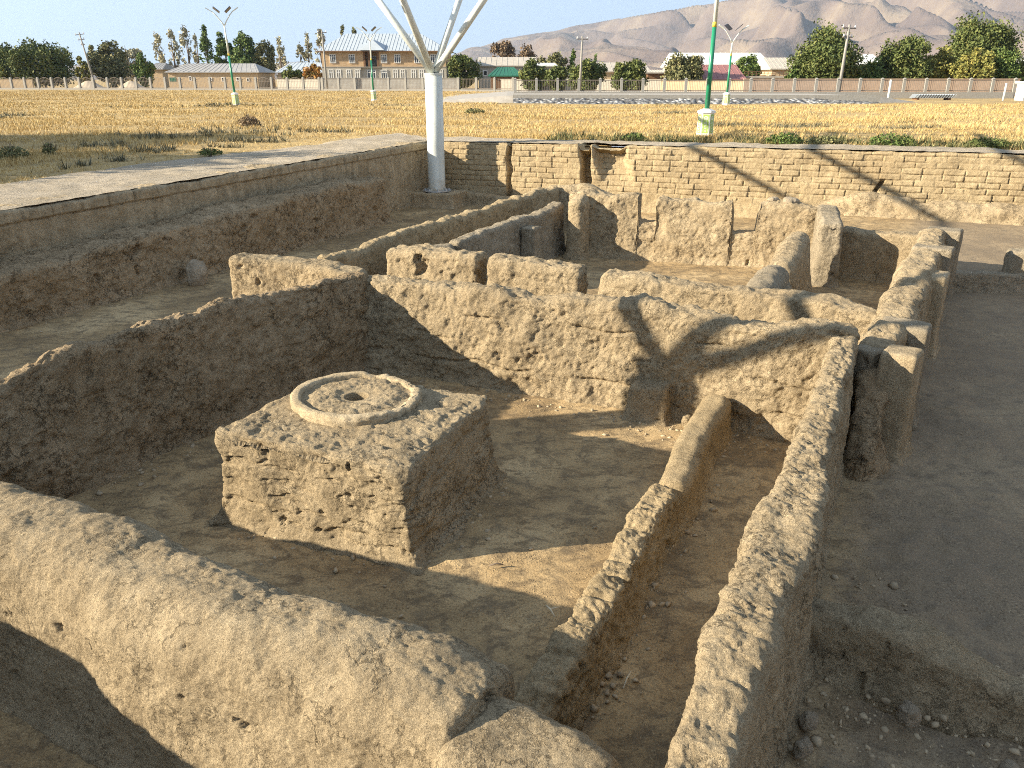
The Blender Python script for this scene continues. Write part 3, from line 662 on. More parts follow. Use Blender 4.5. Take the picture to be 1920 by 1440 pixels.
def shelter_post(x, y, zb_, label):
    r = empty('shelter_post', (x, y, 0))
    tag(r, label, 'shelter post', 'white posts carrying the shelter roof')
    col = MB(); col.tube([(0, 0, zb_ - .02), (0, 0, zb_ + .06), (0, 0, 1.5), (0, 0, 3.32)], [.235, .225, .225, .225], 40); col.build('column', M_paint, r, True)
    cp = MB(); cp.tube([(0, 0, 3.3), (0, 0, 3.34)], [.235, .235], 40); cp.build('cap_plate', M_paint, r)
    sk = MB(); sk.tube([(0, 0, 3.34), (0, 0, 3.46)], [.05, .05], 12); sk.build('pin', M_steel, r)
    for (dx, dy) in ((D1[0], D1[1]), (-D1[0], -D1[1]), (D2[0], D2[1]), (-D2[0], -D2[1])):
        b = MB(); b.tube([(dx * .06, dy * .06, 3.38), (dx * 2.15, dy * 2.15, 5.9)], [.085, .085], 16); b.build('strut', M_paint, r, True)
    MB().tube([(0, 0, zb_ + .001), (0, 0, zb_ + .03)], [.39, .39], 24).build('base_plate', M_steel, r)
    for k in range(8):
        a = k * math.pi / 4 + .15; MB().tube([(math.cos(a) * .32, math.sin(a) * .32, zb_ + .03), (math.cos(a) * .32, math.sin(a) * .32, zb_ + .07)], [.022, .022], 6).build('bolt', M_steel, r)
    for k in range(4):
        a = math.pi / 4 + k * math.pi / 2 + .3
        g = MB(); ca, sa = math.cos(a), math.sin(a)
        g.poly([(ca * .2 - sa * .008, sa * .2 + ca * .008, zb_), (ca * .36 - sa * .008, sa * .36 + ca * .008, zb_), (ca * .2 - sa * .008, sa * .2 + ca * .008, zb_ + .15),
                (ca * .2 + sa * .008, sa * .2 - ca * .008, zb_), (ca * .36 + sa * .008, sa * .36 - ca * .008, zb_), (ca * .2 + sa * .008, sa * .2 - ca * .008, zb_ + .15)],
               [(0, 1, 2), (3, 5, 4), (0, 3, 4, 1), (1, 4, 5, 2), (2, 5, 3, 0)])
        g.build('gusset', M_paint, r)
    return r
shelter_post(-2.02, 22.0, .38, 'white steel column spreading into four struts at the corner of the pit')
shelter_post(-5.8, 5.92, .38, 'white steel column beside the left corridor, casting the forked shadow')
rf = empty('shelter_canopy', (0, 0, 0)); tag(rf, 'white steel beams of the shelter canopy, just touching the top edge of the photo', 'canopy')
b = MB()
for k in (-1, 1):
    p = np.array([-2.02, 22.0]) + D2 * 2.15 * k; q = p + D1 * 16; p = p - D1 * 2.4
    b.tube([(*p, 5.95), (*q, 5.95)], .09, 10)
b.build('beam', M_paint, rf, True)
for (off, z, k0, k1) in ((2.7, 6.0, 2.6, -9), (0.0, 6.05, 2.6, -9), (-4.0, 6.1, 2.6, -9)):
    p = np.array([-2.02, 22.0]) - D1 * off
    MB().tube([(*(p + D2 * k0), z), (*(p + D2 * k1), z)], .075, 10).build('edge_beam', M_paint, rf, True)
pl = wall('post_plinth', 'square mud covered plinth under the white column', [(-2.62, 22.2, .37, .95), (-1.42, 21.78, .38, .95)], M_streak, .03, seed=120, rnd=.04, bat=.02, amp=(.015, .012, .008), top_noise=.01, cat='plinth')
wall('plinth_kerb', 'low curved mud kerb behind the plinth of the white column', [(-1.3, 22.35, .35, .3), (-.3, 21.6, .3, .3), (.6, 20.9, .3, .3)], M_lit, .03, seed=121, rnd=.1, bat=.1, amp=(.02, .012, .008))

# --- trees
def leafmat(name, cols, trans=True):
    t = NT(name); g = t.node('ShaderNodeNewGeometry')
    n = t.noise(.55, 3, .6)
    f = t.math('ADD', t.math('MULTIPLY', g.outputs['Random Per Island'], .38), t.math('MULTIPLY', n, .6))
    k = len(cols)
    c = t.ramp(f, [(.22 + .56 * i / (k - 1), cc) for i, cc in enumerate(cols)])
    t.link(c, t.b.inputs['Base Color']); t.b.inputs['Roughness'].default_value = .7
    return t.m
LM = dict(
    dark=leafmat('foliage_dark', [(.045, .065, .022), (.085, .11, .034), (.125, .145, .045), (.18, .175, .055)]),
    green=leafmat('foliage_green', [(.05, .085, .025), (.09, .135, .036), (.13, .175, .05), (.18, .195, .055)]),
    olive=leafmat('foliage_olive', [(.08, .09, .045), (.13, .135, .06), (.20, .19, .085), (.28, .24, .11)]),
    pale=leafmat('foliage_pale', [(.22, .215, .145), (.32, .305, .205), (.42, .39, .27), (.5, .45, .31)]),
    brown=leafmat('foliage_brown', [(.10, .075, .05), (.16, .115, .075), (.22, .16, .1), (.3, .22, .14)]),
    yellow=leafmat('foliage_yellow', [(.10, .115, .035), (.16, .165, .045), (.24, .22, .06), (.34, .27, .08)]),
    orange=leafmat('foliage_orange', [(.10, .11, .035), (.25, .17, .05), (.38, .2, .06), (.45, .23, .07)]))
M_bark = plain('bark', (.16, .125, .095), .9, .25, 5)
def leaf_quads(ctr, size, rg, flat=.0):
    n = len(ctr); nrm = rg.normal(size=(n, 3)); nrm[:, 2] += .5; nrm /= np.linalg.norm(nrm, axis=1)[:, None]
    t = np.cross(nrm, rg.normal(size=(n, 3))); t /= np.linalg.norm(t, axis=1)[:, None]; bn = np.cross(nrm, t)
    sz = size * (.6 + .8 * rg.random(n))[:, None]
    V = np.stack([ctr - t * sz, ctr - bn * sz * .55, ctr + t * sz, ctr + bn * sz * .55], 1).reshape(-1, 3)
    return V, np.arange(4 * n).reshape(-1, 4)
def crown(rg, h0, h1, rx, shape, n, leaf):
    """leaf centres of one crown between heights h0 and h1"""
    if shape == 'round':
        nc = max(22, int(n / 70)); H = (h1 - h0) / 2; cz = (h0 + h1) / 2
        c = rg.normal(size=(nc, 3)); c /= np.linalg.norm(c, axis=1)[:, None]
        rad = (.45 + .5 * rg.random(nc) ** .6)[:, None]
        lob = 1 + .16 * np.sin(c[:, :1] * 5 + rg.random() * 9) + .12 * np.sin(c[:, 2:] * 7 + rg.random() * 9)
        c = c * rad * lob * np.array([rx, rx, H]) + np.array([0, 0, cz])
        k = rg.integers(0, nc, n); spread = (rx * .24 + .12) * (.6 + .8 * rg.random(nc))[k][:, None]
        g = rg.normal(size=(n, 3)); g /= np.linalg.norm(g, axis=1)[:, None]
        return c[k] + g * spread * (rg.random((n, 1)) ** .45)
    if shape == 'poplar':
        nc = max(12, int(n / 26)); zc = h0 + (h1 - h0) * rg.random(nc) ** .8
        f = (zc - h0) / (h1 - h0); r = rx * np.clip(np.sin(np.clip(f * .85 + .15, 0, 1) * math.pi) ** .6, .12, 1) * rg.random(nc) ** .5
        a = rg.random(nc) * 6.28; c = np.stack([r * np.cos(a), r * np.sin(a), zc], 1)
        k = rg.integers(0, nc, n); g = rg.normal(size=(n, 3)) * np.array([.16, .16, .38]) * (rx * .7 + .2)
        return c[k] + g
    if shape == 'shrub':
        c = rg.normal(size=(n, 3)); c /= np.linalg.norm(c, axis=1)[:, None]
        c = c * (rg.random((n, 1)) ** .4) * np.array([rx, rx, (h1 - h0) * .6]); c[:, 2] = np.abs(c[:, 2]) + h0 + .05
        return c
def tree(name, label, u, D, vtop, wpx, kind, shape='round', n=1500, leaf=None, h0=.22, group='trees beyond the field', seed=None, cat='tree', base_z=GZ):
    rg = np.random.default_rng(seed if seed is not None else abs(int(u * 7 + D)))
    H = wz(vtop, D) - base_z; rx = wpx / 2 / FP * (D * cP)
    r = empty(name, (wx(u, D, base_z + H / 2), D, base_z)); tag(r, label, cat, group)
    leaf = leaf or max(.07, D * .0016); n = int(n * ((7 if D < 112 else 4.6) if shape == 'round' else 1.5))
    ctr = crown(rg, H * h0, H * (.97 if shape == 'round' else 1.0), rx, shape, n, leaf)
    V, F = leaf_quads(ctr, leaf, rg)
    mesh_np('crown', V, F, LM[kind], r, smooth=False)
    t = MB(); tr = max(.06, H * .022)
    bend = rg.normal(size=2) * .02 * H
    t.tube([(0, 0, -.2), (bend[0] * .3, bend[1] * .3, H * .3), (bend[0], bend[1], H * .62), (bend[0] * 1.2, bend[1], H * .9)], [tr * 1.3, tr, tr * .6, tr * .15], 7)
    for k in range(5 if shape == 'round' else 7):
        a = rg.random() * 6.28; z0 = H * (.22 + .4 * rg.random()); l = rx * .75
        up = H * .22 if shape == 'round' else H * .2
        t.tube([(bend[0] * z0 / H, bend[1] * z0 / H, z0), (math.cos(a) * l * .5, math.sin(a) * l * .5, z0 + up * .6), (math.cos(a) * l, math.sin(a) * l, z0 + up)], [tr * .5, tr * .3, tr * .08], 5)
    t.build('trunk', M_bark, r, True)
    return r
T = [
    ('broad_tree', 'broad dark green tree at the left edge of the photo', 22, 160, 88, 66, 'dark', 'round', 1900),
    ('broad_tree', 'largest dark green tree of the left edge clump, with a flat top', 78, 158, 76, 98, 'dark', 'round', 2600),
    ('small_tree', 'small yellow green tree between the left clump and the leaning pole', 157, 175, 106, 26, 'yellow', 'round', 500),
    ('broad_tree', 'olive green tree behind the leaning utility pole', 205, 165, 78, 60, 'olive', 'round', 1600),
    ('broad_tree', 'pale leaved autumn tree right of the leaning pole', 243, 182, 76, 52, 'pale', 'round', 900),
    ('broad_tree', 'dark green bushy tree in front of the pale autumn trees', 270, 160, 100, 36, 'green', 'round', 900),
    ('poplar', 'thin pale poplar just left of the long barn roof', 302, 190, 64, 24, 'pale', 'poplar', 420),
    ('poplar', 'pale thin leaved poplar behind the barn, second from the left', 328, 185, 62, 22, 'pale', 'poplar', 420),
    ('poplar', 'tallest pale poplar behind the left end of the barn', 352, 188, 57, 26, 'pale', 'poplar', 480),
    ('poplar', 'pale wispy poplar beside the green poplar', 371, 195, 70, 16, 'pale', 'poplar', 260),
    ('poplar', 'full green poplar standing behind the barn roof', 388, 180, 53, 24, 'green', 'poplar', 900),
    ('broad_tree', 'dark green tree with pointed crown behind the first lamp post', 424, 180, 64, 44, 'green', 'round', 1300),
    ('broad_tree', 'green tree right of the first lamp post', 462, 178, 68, 50, 'green', 'round', 1400),
    ('broad_tree', 'olive tree above the right end of the barn roof', 496, 178, 76, 46, 'olive', 'round', 1200),
    ('poplar', 'pale bare poplar right of the olive tree group', 526, 190, 74, 26, 'pale', 'poplar', 380),
    ('poplar', 'pale poplar left of the brick house', 566, 190, 82, 18, 'pale', 'poplar', 260),
    ('poplar', 'taller pale poplar close to the left side of the brick house', 580, 190, 64, 20, 'pale', 'poplar', 380),
    ('poplar', 'pale poplar touching the roof of the brick house', 604, 195, 60, 26, 'pale', 'poplar', 420),
    ('poplar', 'tip of a green poplar above the brick house roof', 645, 200, 50, 14, 'olive', 'poplar', 300),
    ('poplar', 'tip of a second green poplar above the brick house roof', 667, 200, 50, 12, 'olive', 'poplar', 300),
    ('bush', 'dark green bush below the grey roof left of the brick house', 546, 150, 124, 40, 'dark', 'round', 700),
    ('bush', 'autumn coloured bush with orange leaves beside the brick house', 588, 148, 118, 34, 'orange', 'round', 700),
    ('broad_tree', 'round dark green tree right of the white column', 866, 140, 100, 62, 'dark', 'round', 1500),
    ('broad_tree', 'brown autumn tree rising over the grey roof', 946, 180, 66, 42, 'brown', 'round', 900),
    ('broad_tree', 'smaller brown autumn tree over the grey roof', 985, 178, 78, 46, 'brown', 'round', 800),
    ('broad_tree', 'green tree in front of the grey roofs beside the green gate', 1000, 118, 112, 54, 'dark', 'round', 1300),
    ('broad_tree', 'grey green tree behind the middle houses', 1038, 160, 94, 50, 'olive', 'round', 900),
    ('poplar', 'short green poplar below the mountain', 1073, 160, 97, 18, 'green', 'poplar', 350),
    ('poplar', 'second short green poplar below the mountain', 1114, 165, 102, 12, 'green', 'poplar', 250),
    ('broad_tree', 'bushy green tree beside the tall thin pole', 1100, 108, 112, 66, 'dark', 'round', 1600),
    ('bush', 'green bush between the fence and the thin pole', 1046, 112, 124, 46, 'dark', 'round', 900),
    ('broad_tree', 'bushy green tree in front of the tan tiled roof', 1182, 105, 117, 62, 'dark', 'round', 1600),
    ('broad_tree', 'olive tree reaching over the fence left of the red roof', 1283, 100, 104, 66, 'olive', 'round', 1700),
    ('broad_tree', 'green tree between the white and red roofs', 1397, 125, 102, 56, 'green', 'round', 1300),
    ('broad_tree', 'big round dark green tree beside the tall concrete pole', 1545, 95, 62, 128, 'dark', 'round', 3600),
    ('bush', 'green bush at the left foot of the big round tree', 1492, 95, 116, 34, 'green', 'round', 700),
    ('bush', 'low green bush between the two big right hand trees', 1632, 95, 116, 56, 'green', 'round', 1100),
    ('broad_tree', 'round green tree with a reddish top on the right', 1696, 95, 71, 90, 'dark', 'round', 2400),
    ('broad_tree', 'yellowing green tree right of the red topped tree', 1758, 95, 92, 66, 'yellow', 'round', 1400),
    ('broad_tree', 'tallest dark tree at the right with mountains behind', 1836, 105, 38, 122, 'dark', 'round', 3600),
    ('broad_tree', 'yellow green tree in front of the tallest right tree', 1830, 92, 90, 62, 'yellow', 'round', 1500),
    ('broad_tree', 'bright green tree at the right end of the tree row', 1882, 92, 94, 52, 'green', 'round', 1400),
    ('small_tree', 'yellow leaved tree cut by the right edge of the photo', 1918, 92, 112, 34, 'yellow', 'round', 500),
]
tree('roadside_tree', 'broad tree out on the left bank, its shadow lying across the grass', -1530, 15.2, -480, 600, 'dark', n=1800, leaf=.16, group=None)
tree('roadside_tree', 'second broad tree out on the left bank, further from the pit', -800, 21.6, -200, 420, 'dark', n=1800, leaf=.16, group=None)
for t_ in T: tree(t_[0], t_[1], *t_[2:9], h0=(.03 if t_[7] == 'round' else .06))

# --- buildings
M_roof = plain('weathered_sheet_roof', (.30, .29, .275), .8, .2, 2)
M_roofb = plain('grey_metal_roof', (.37, .41, .44), .7, .08, 1.5, 0, .2)
M_rooft = plain('tan_sheet_roof', (.40, .36, .30), .85, .15, 2)
M_red = plain('red_sheet_roof', (.27, .125, .115), .7, .12, 2)
M_wht = plain('pale_sheet_roof', (.62, .62, .58), .6, .08, 1.5)
M_mud = plain('mud_wall', (.46, .35, .22), .95, .15, 3)
M_stone = plain('grey_render', (.38, .35, .29), .9, .15, 4)
M_green = plain('green_paint', (.02, .12, .07), .5, .1, 4, 0, .4)
M_dark = plain('dark_opening', (.025, .025, .025), .5, .1, 4)
M_glass = plain('window_glass', (.05, .06, .07), .15, .1, 3, 0, .5)
M_frame = plain('window_frame_white', (.72, .71, .67), .5, .05, 4)
M_wood = plain('brown_timber', (.16, .09, .05), .8, .2, 6)
def brick_mat(name, c1, c2, mortar, sx, sy):
    t = NT(name); br = t.node('ShaderNodeTexBrick'); br.inputs['Scale'].default_value = 1.0
    br.inputs['Brick Width'].default_value = sx; br.inputs['Row Height'].default_value = sy; br.inputs['Mortar Size'].default_value = .012
    br.inputs['Color1'].default_value = (*c1, 1); br.inputs['Color2'].default_value = (*c2, 1); br.inputs['Mortar'].default_value = (*mortar, 1)
    mp = t.node('ShaderNodeMapping'); mp.inputs['Rotation'].default_value = (math.pi / 2, 0, 0); t.link(t.coord(), mp.inputs[0]); t.link(mp.outputs[0], br.inputs['Vector'])
    c = t.mix(t.ramp(t.noise(.9, 6, .7), [(.38, .6), (.6, 0.0)]), br.outputs['Color'], tuple(x * .62 for x in c1))
    return t.out(c, None, .9)
M_hb = brick_mat('orange_brick', (.56, .39, .22), (.47, .31, .17), (.46, .39, .30), .5, .16)
M_blk = brick_mat('grey_block', (.36, .345, .31), (.31, .295, .265), (.22, .21, .19), .55, .3)

def house2():
    D = 140.0; X0, X1 = wx(606, D), wx(837, D); zg = GZ; ze = wz(96, D); zm = wz(125, D); dp = 12.0
    r = empty('brick_house', ((X0 + X1) / 2, D, zg)); tag(r, 'two storey brick house with a grey hipped metal roof behind the fence', 'house')
    cx = (X0 + X1) / 2; lx = lambda u: wx(u, D) - cx
    W = (X1 - X0) / 2; e = ze - zg; m = zm - zg
    b0, b1 = lx(685), lx(711)
    MB().box(-W, b0, 0, dp, m, e).box(b1, W, 0, dp, m, e).box(b0, b1, 2.2, dp, m, e).build('upper_wall', M_hb, r)
    MB().box(-W - .05, b0 - .6, -.06, dp + .05, 0, m - .12).box(b1 + .6, W + .05, -.06, dp + .05, 0, m - .12).box(b0 - .6, b1 + .6, .3, dp, 0, m - .12).build('lower_wall', M_stone, r)
    MB().box(-W - .12, W + .12, -.12, dp + .1, m - .12, m).build('floor_band', M_conc, r)
    zr = wz(63, D + 6) - zg; r0, r1 = lx(643), lx(785); ov = .75
    b = MB(); b.poly([(-W - ov, -ov, e + .05), (W + ov, -ov, e + .05), (W + ov, dp + ov, e + .05), (-W - ov, dp + ov, e + .05), (r0, dp / 2, zr), (r1, dp / 2, zr)],
                     [(0, 1, 5, 4), (1, 2, 5), (2, 3, 4, 5), (3, 0, 4), (3, 2, 1, 0)])
    roof = b.build('roof', M_roofb, r)
    g0, g1, gm = lx(677), lx(725), lx(703); zt = wz(75, D) - zg
    b = MB(); b.poly([(g0, -ov - .25, e + .12), (g1, -ov - .25, e + .12), (gm, .4, zt), (gm, 3.2, zt + .1), (g0, 1.2, e + 1.0), (g1, 1.2, e + 1.0)], [(0, 1, 2), (1, 5, 3, 2), (0, 2, 3, 4)])
    b.build('porch_gable', M_roofb, roof)
    b = MB()
    for i in range(38):                                            # standing seams
        x = -W - ov + .3 + i * (2 * W + 2 * ov) / 38
        xt = min(max(x, r0), r1); k = 1.0
        if x < r0: k = (x + W + ov) / (r0 + W + ov)
        if x > r1: k = (W + ov - x) / (W + ov - r1)
        yt = -ov + (dp / 2 + ov) * k; ztt = e + .05 + (zr - e - .05) * k
        b.tube([(x, -ov, e + .07), (x, yt, ztt + .02)], .025, 4)
    b.build('roof_seams', M_roofb, roof)
    MB().box(-W - ov, W + ov, -ov - .04, -ov + .1, e - .1, e + .045).build('eaves_board', M_wood, r)
    def window(u, v0, v1, wpx, y=-.03):
        x0, x1 = lx(u - wpx / 2), lx(u + wpx / 2); z1, z0 = wz(v0, D) - zg, wz(v1, D) - zg
        f = MB(); t_ = .09
        for (a, b_, c, d) in ((x0, x1, z0, z0 + t_), (x0, x1, z1 - t_, z1), (x0, x0 + t_, z0 + t_, z1 - t_), (x1 - t_, x1, z0 + t_, z1 - t_)): f.box(a, b_, y - .08, y + .06, c, d)
        n = 3 if wpx > 9 else 2
        for i in range(1, n):
            xx = x0 + (x1 - x0) * i / n; f.box(xx - .04, xx + .04, y - .07, y + .05, z0 + t_, z1 - t_)
        zz = z0 + (z1 - z0) * .72; f.box(x0 + t_, x1 - t_, y - .065, y + .045, zz - .04, zz + .04)
        w_ = f.build('window', M_frame, r)
        MB().box(x0 + .03, x1 - .03, y - .02, y + .03, z0 + .03, z1 - .03).build('pane', M_glass, w_)
    for u in (627, 662.5, 722, 747, 784, 814): window(u, 102, 118.5, 11.5)
    for u in (622, 636, 655, 671, 742, 756, 776, 791, 812, 826): window(u, 130.5, 148, 9)
    window(697, 131, 148, 16, .27); window(721, 131, 148, 12, -.09)
    window(697, 104, 121, 14, 2.15)
    for u in (685.5, 694, 710.5): MB().box(lx(u) - .16, lx(u) + .16, -.1, .22, m, e - .12).build('porch_post', M_wood, r)
    rl_ = MB()
    for i in range(14): x = b0 + .2 + (b1 - b0 - .4) * i / 13; rl_.box(x - .02, x + .02, -.02, .02, m, m + .9)
    rl_.box(b0 + .17, b1 - .17, -.03, .03, m + .9, m + .97); rl_.build('balcony_rail', M_dark, r)
house2()
def shed(name, label, u0, u1, D, v_eave, v_ridge, dp, wallm, roofm, uin=4, win=(), ov=.4, cat='house', wcol=None, rz=0.0):
    X0, X1 = wx(u0, D), wx(u1, D); cx = (X0 + X1) / 2; W = (X1 - X0) / 2; e = wz(v_eave, D) - GZ; zr = wz(v_ridge, D + dp / 2) - GZ
    r = empty(name, (cx, D, GZ), rz); tag(r, label, cat)
    MB().box(-W, W, 0, dp, -.2, e).build('wall', wallm, r)
    i_ = uin / FP * D
    b = MB(); b.poly([(-W - ov, -ov, e - .05), (W + ov, -ov, e - .05), (W + ov, dp + ov, e - .05), (-W - ov, dp + ov, e - .05), (-W - ov + i_, dp / 2, zr), (W + ov - i_, dp / 2, zr),
                      (-W - ov, -ov, e + .1), (W + ov, -ov, e + .1), (W + ov, dp + ov, e + .1), (-W - ov, dp + ov, e + .1)],
                     [(6, 7, 5, 4), (7, 8, 5), (8, 9, 4, 5), (9, 6, 4), (3, 2, 1, 0), (0, 1, 7, 6), (1, 2, 8, 7), (2, 3, 9, 8), (3, 0, 6, 9)])
    roof = b.build('roof', roofm, r)
    s_ = MB(); n = max(8, int(2 * W / .9))
    for k in range(n):
        x = -W - ov + (k + .5) * (2 * W + 2 * ov) / n; xt = -W - ov + i_ + (k + .5) * (2 * W + 2 * ov - 2 * i_) / n
        s_.tube([(x, -ov, e + .11), (xt, dp / 2, zr + .01)], .03, 4)
    s_.build('roof_ribs', roofm, roof)
    for (u, va, vb, wp, kind) in win:
        x0, x1 = wx(u - wp / 2, D) - cx, wx(u + wp / 2, D) - cx; z1, z0 = wz(va, D) - GZ, wz(vb, D) - GZ
        if kind == 'door': MB().box(x0, x1, -.05, .05, max(z0, 0), z1).build('door', M_green, r)
        else:
            f = MB().box(x0, x1, -.07, .02, z0, z0 + .1).box(x0, x1, -.07, .02, z1 - .1, z1).box(x0, x0 + .1, -.07, .02, z0 + .1, z1 - .1).box(x1 - .1, x1, -.07, .02, z0 + .1, z1 - .1).build('window', M_frame, r)
            MB().box(x0 + .05, x1 - .05, -.03, .03, z0 + .05, z1 - .05).build('pane', M_dark, f)
    return r
shed('long_barn', 'long low mud barn with a weathered corrugated roof at the left', 316, 484, 155, 136, 119, 11, M_mud, M_roof, 22, [(324, 145, 153, 12, 'door'), (357, 143, 151, 5, 'w'), (395, 145, 152, 5, 'w'), (418, 145, 153, 5, 'w'), (446, 145, 152, 6, 'w'), (465, 146, 153, 5, 'w')], cat='barn')
shed('shed', 'small grey roofed shed left of the long barn', 285, 306, 175, 130, 118, 6, M_mud, M_roof, 4, cat='shed')
shed('low_house', 'low house with a plain grey roof left of the brick house', 522, 606, 160, 136, 117, 10, M_mud, M_roofb, 16)
shed('low_house', 'house with a long grey brown roof right of the white column', 898, 1004, 150, 124, 107, 10, M_stone, M_rooft, 2, [(910, 132, 142, 8, 'w')])
shed('gate_house', 'green hipped canopy roof over the timber gate', 920, 976, 128, 143, 126, 5, M_wood, M_green, 16, cat='gate house')
shed('low_house', 'low house with a pale roof behind the dark bush', 1000, 1040, 135, 124, 118, 7, M_stone, M_wht, 3)
shed('low_house', 'tan roofed house below the mountain, mostly behind trees', 1120, 1214, 135, 135, 117, 10, M_mud, M_rooft, 3)
shed('shed', 'small timber lean-to beside the tan roofed house', 1214, 1246, 118, 137, 131, 5, M_wood, M_rooft, 2, cat='shed')
shed('pale_hall', 'long pale roofed hall behind the red roof', 1268, 1440, 150, 124, 99, 14, M_stone, M_wht, 2, [(1435, 126, 132, 6, 'w')])
shed('red_roofed_house', 'house with a dull red sheet roof beside the second lamp', 1312, 1392, 100, 150, 121, 9, M_mud, M_red, 2)
shed('low_house', 'tan roofed house left of the big round tree', 1446, 1500, 130, 130, 108, 9, M_mud, M_rooft, 2)
shed('low_house', 'house with a pale ribbed roof between the two big right trees', 1610, 1650, 135, 122, 102, 9, M_mud, M_wht, 2)
shed('pale_shed', 'pale roofed shed at the far right edge', 1905, 1950, 110, 122, 110, 6, M_stone, M_wht, 2, cat='shed')
# terrace house with a railing
Dt = 102; r = empty('terrace_house', (wx(1438, Dt), Dt, GZ)); tag(r, 'flat topped mud house with a rusty roof railing', 'house')
W = (wx(1482, Dt) - wx(1395, Dt)) / 2; e = wz(146, Dt) - GZ
MB().box(-W, W, 0, 7, -.2, e).build('wall', M_mud, r); MB().box(-W - .2, W + .2, -.3, 7.2, e, e + .2).build('roof', M_rooft, r)
b = MB(); zt = wz(135, Dt) - GZ
for i in range(13): x = -W + 2 * W * i / 12; b.box(x - .03, x + .03, -.23, -.17, e + .2, zt)
b.box(-W, W, -.24, -.16, zt, zt + .07); b.box(-W, W, -.235, -.165, (e + .2 + zt) / 2, (e + .2 + zt) / 2 + .05); b.build('railing', M_wood, r)
for uu in (1417, 1431, 1447): 
    x = wx(uu, Dt) - wx(1438, Dt); MB().box(x - .35, x + .35, -.05, .05, .9, 2.0).build('window', M_dark, r)

# --- walls and fences in front of the houses
def yard_wall(label, u0, D0, u1, D1_, vtop, mat, th=.3):
    p = np.array([wx(u0, D0), D0]); q = np.array([wx(u1, D1_), D1_]); l = np.linalg.norm(q - p); h = wz(vtop, (D0 + D1_) / 2) - GZ
    o = MB().box(0, l, -th / 2, th / 2, -.2, h).box(-.05, l + .05, -th / 2 - .05, th / 2 + .05, h, h + .08).build('yard_wall', mat); tag(o, label, 'yard wall', kind='thing')
    o.location = (*p, GZ); o.rotation_euler = (0, 0, math.atan2(*(q - p)[::-1])); return o
yard_wall('grey concrete block wall in front of the brick house', 604, 134, 862, 131, 147, M_blk)
yard_wall('grey block wall left of the brick house yard', 520, 138, 603, 135, 149, M_stone)
yard_wall('low mud wall at the far left', -20, 150, 60, 150, 149, M_mud)
yard_wall('long mud yard wall under the right hand trees', 1395, 86, 1912, 84, 149, plain('pink_mud', (.36, .265, .195), .95, .15, 3))
yard_wall('tan mud yard wall below the red roof', 1240, 96, 1396, 92, 153, M_mud)
yard_wall('grey yard wall behind the middle railings', 940, 122, 1245, 112, 150, M_stone)
M_rail = plain('rusty_rail', (.20, .165, .135), .7, .2, 6)
def fence(label, u0, D0, u1, D1_, step, hpost, style, zb_=GZ, pw=.16, mat=M_conc):
    p = np.array([wx(u0, D0), D0]); q = np.array([wx(u1, D1_), D1_]); l = np.linalg.norm(q - p); n = int(round(l / step)); st = l / n
    r = empty('fence', (*p, zb_), math.atan2(*(q - p)[::-1])); tag(r, label, 'fence')
    ps = MB(); ps.box(-pw, pw, -pw, pw, -.3, hpost); ps.poly([(-pw - .03, -pw - .03, hpost), (pw + .03, -pw - .03, hpost), (pw + .03, pw + .03, hpost), (-pw - .03, pw + .03, hpost), (0, 0, hpost + .14)], [(0, 1, 4), (1, 2, 4), (2, 3, 4), (3, 0, 4), (3, 2, 1, 0)])
    p0 = ps.build('post', mat, r)
    for i in range(1, n + 1):
        c = p0.copy(); C.objects.link(c); c.parent = r; c.location = (i * st, 0, 0)
    MB().box(0, l, -.14, .14, -.3, .22).build('plinth', mat, r)
    b = MB()
    for i in range(n):
        x0, x1 = i * st + pw + .01, (i + 1) * st - pw - .01
        m = 9 if style == 'arch' else 11
        def top(t): return hpost * (.80 + .24 * math.sin(math.pi * t)) if style == 'arch' else hpost * .93
        for k in range(1, m):
            t = k / m; x = x0 + (x1 - x0) * t
            b.box(x - .012, x + .012, -.012, .012, .22, top(t))
        b.tube([(x0 + (x1 - x0) * t, 0, top(t)) for t in np.linspace(0, 1, 7)], .03, 4)
        b.box(x0, x1, -.018, .018, .32, .38)
        if style == 'arch': b.box(x0, x1, -.018, .018, hpost * .72, hpost * .72 + .045)
    b.build('railing', M_rail, r)
    return r
fence('concrete post fence with arched railings across the left side', -30, 142, 598, 128, 2.62, 1.75, 'arch')
fence('grey concrete post fence in front of the block wall and gate', 604, 127, 962, 118, 2.75, 1.7, 'flat')
fence('concrete post fence with plain railings above the cobbled bank', 966, 76, 1905, 74, 1.85, 1.28, 'flat', 1.9, .12)

# cobbled bank with a concrete curb, terrace behind it
def cobble_mat():
    t = NT('cobbles'); vo = t.node('ShaderNodeTexVoronoi'); vo.inputs['Scale'].default_value = 3.2; t.link(t.coord(), vo.inputs['Vector'])
    hs = t.node('ShaderNodeSeparateColor'); t.link(vo.outputs['Color'], hs.inputs[0])
    c = t.ramp(hs.outputs[0], [(.2, (.16, .165, .17)), (.6, (.30, .30, .29)), (.9, (.50, .49, .46))])
    c = t.mix(t.ramp(vo.outputs['Distance'], [(.35, 0.0), (.6, .85)]), c, (.07, .065, .06))
    inv = t.math('SUBTRACT', 1.0, vo.outputs['Distance'])
    return t.out(c, t.bump(inv, 1.0, .12), .9)
X0, X1 = wx(962, 61), wx(1650, 61)
nx, ny = 260, 8
u = np.linspace(0, 1, nx); v = np.linspace(0, 1, ny); U, V_ = np.meshgrid(u, v, indexing='ij')
Xb = X0 + (X1 - X0) * U; taper = np.minimum(1, (1 - U) * 6)
Yb = 60.5 - 2 * U + 2.6 * V_ + .15 * fbm(np.stack([Xb, Xb * 0, V_], -1), 2.0, 2, 3); Zb = GZ - .1 + (.60 * V_) * (.4 + .6 * taper)
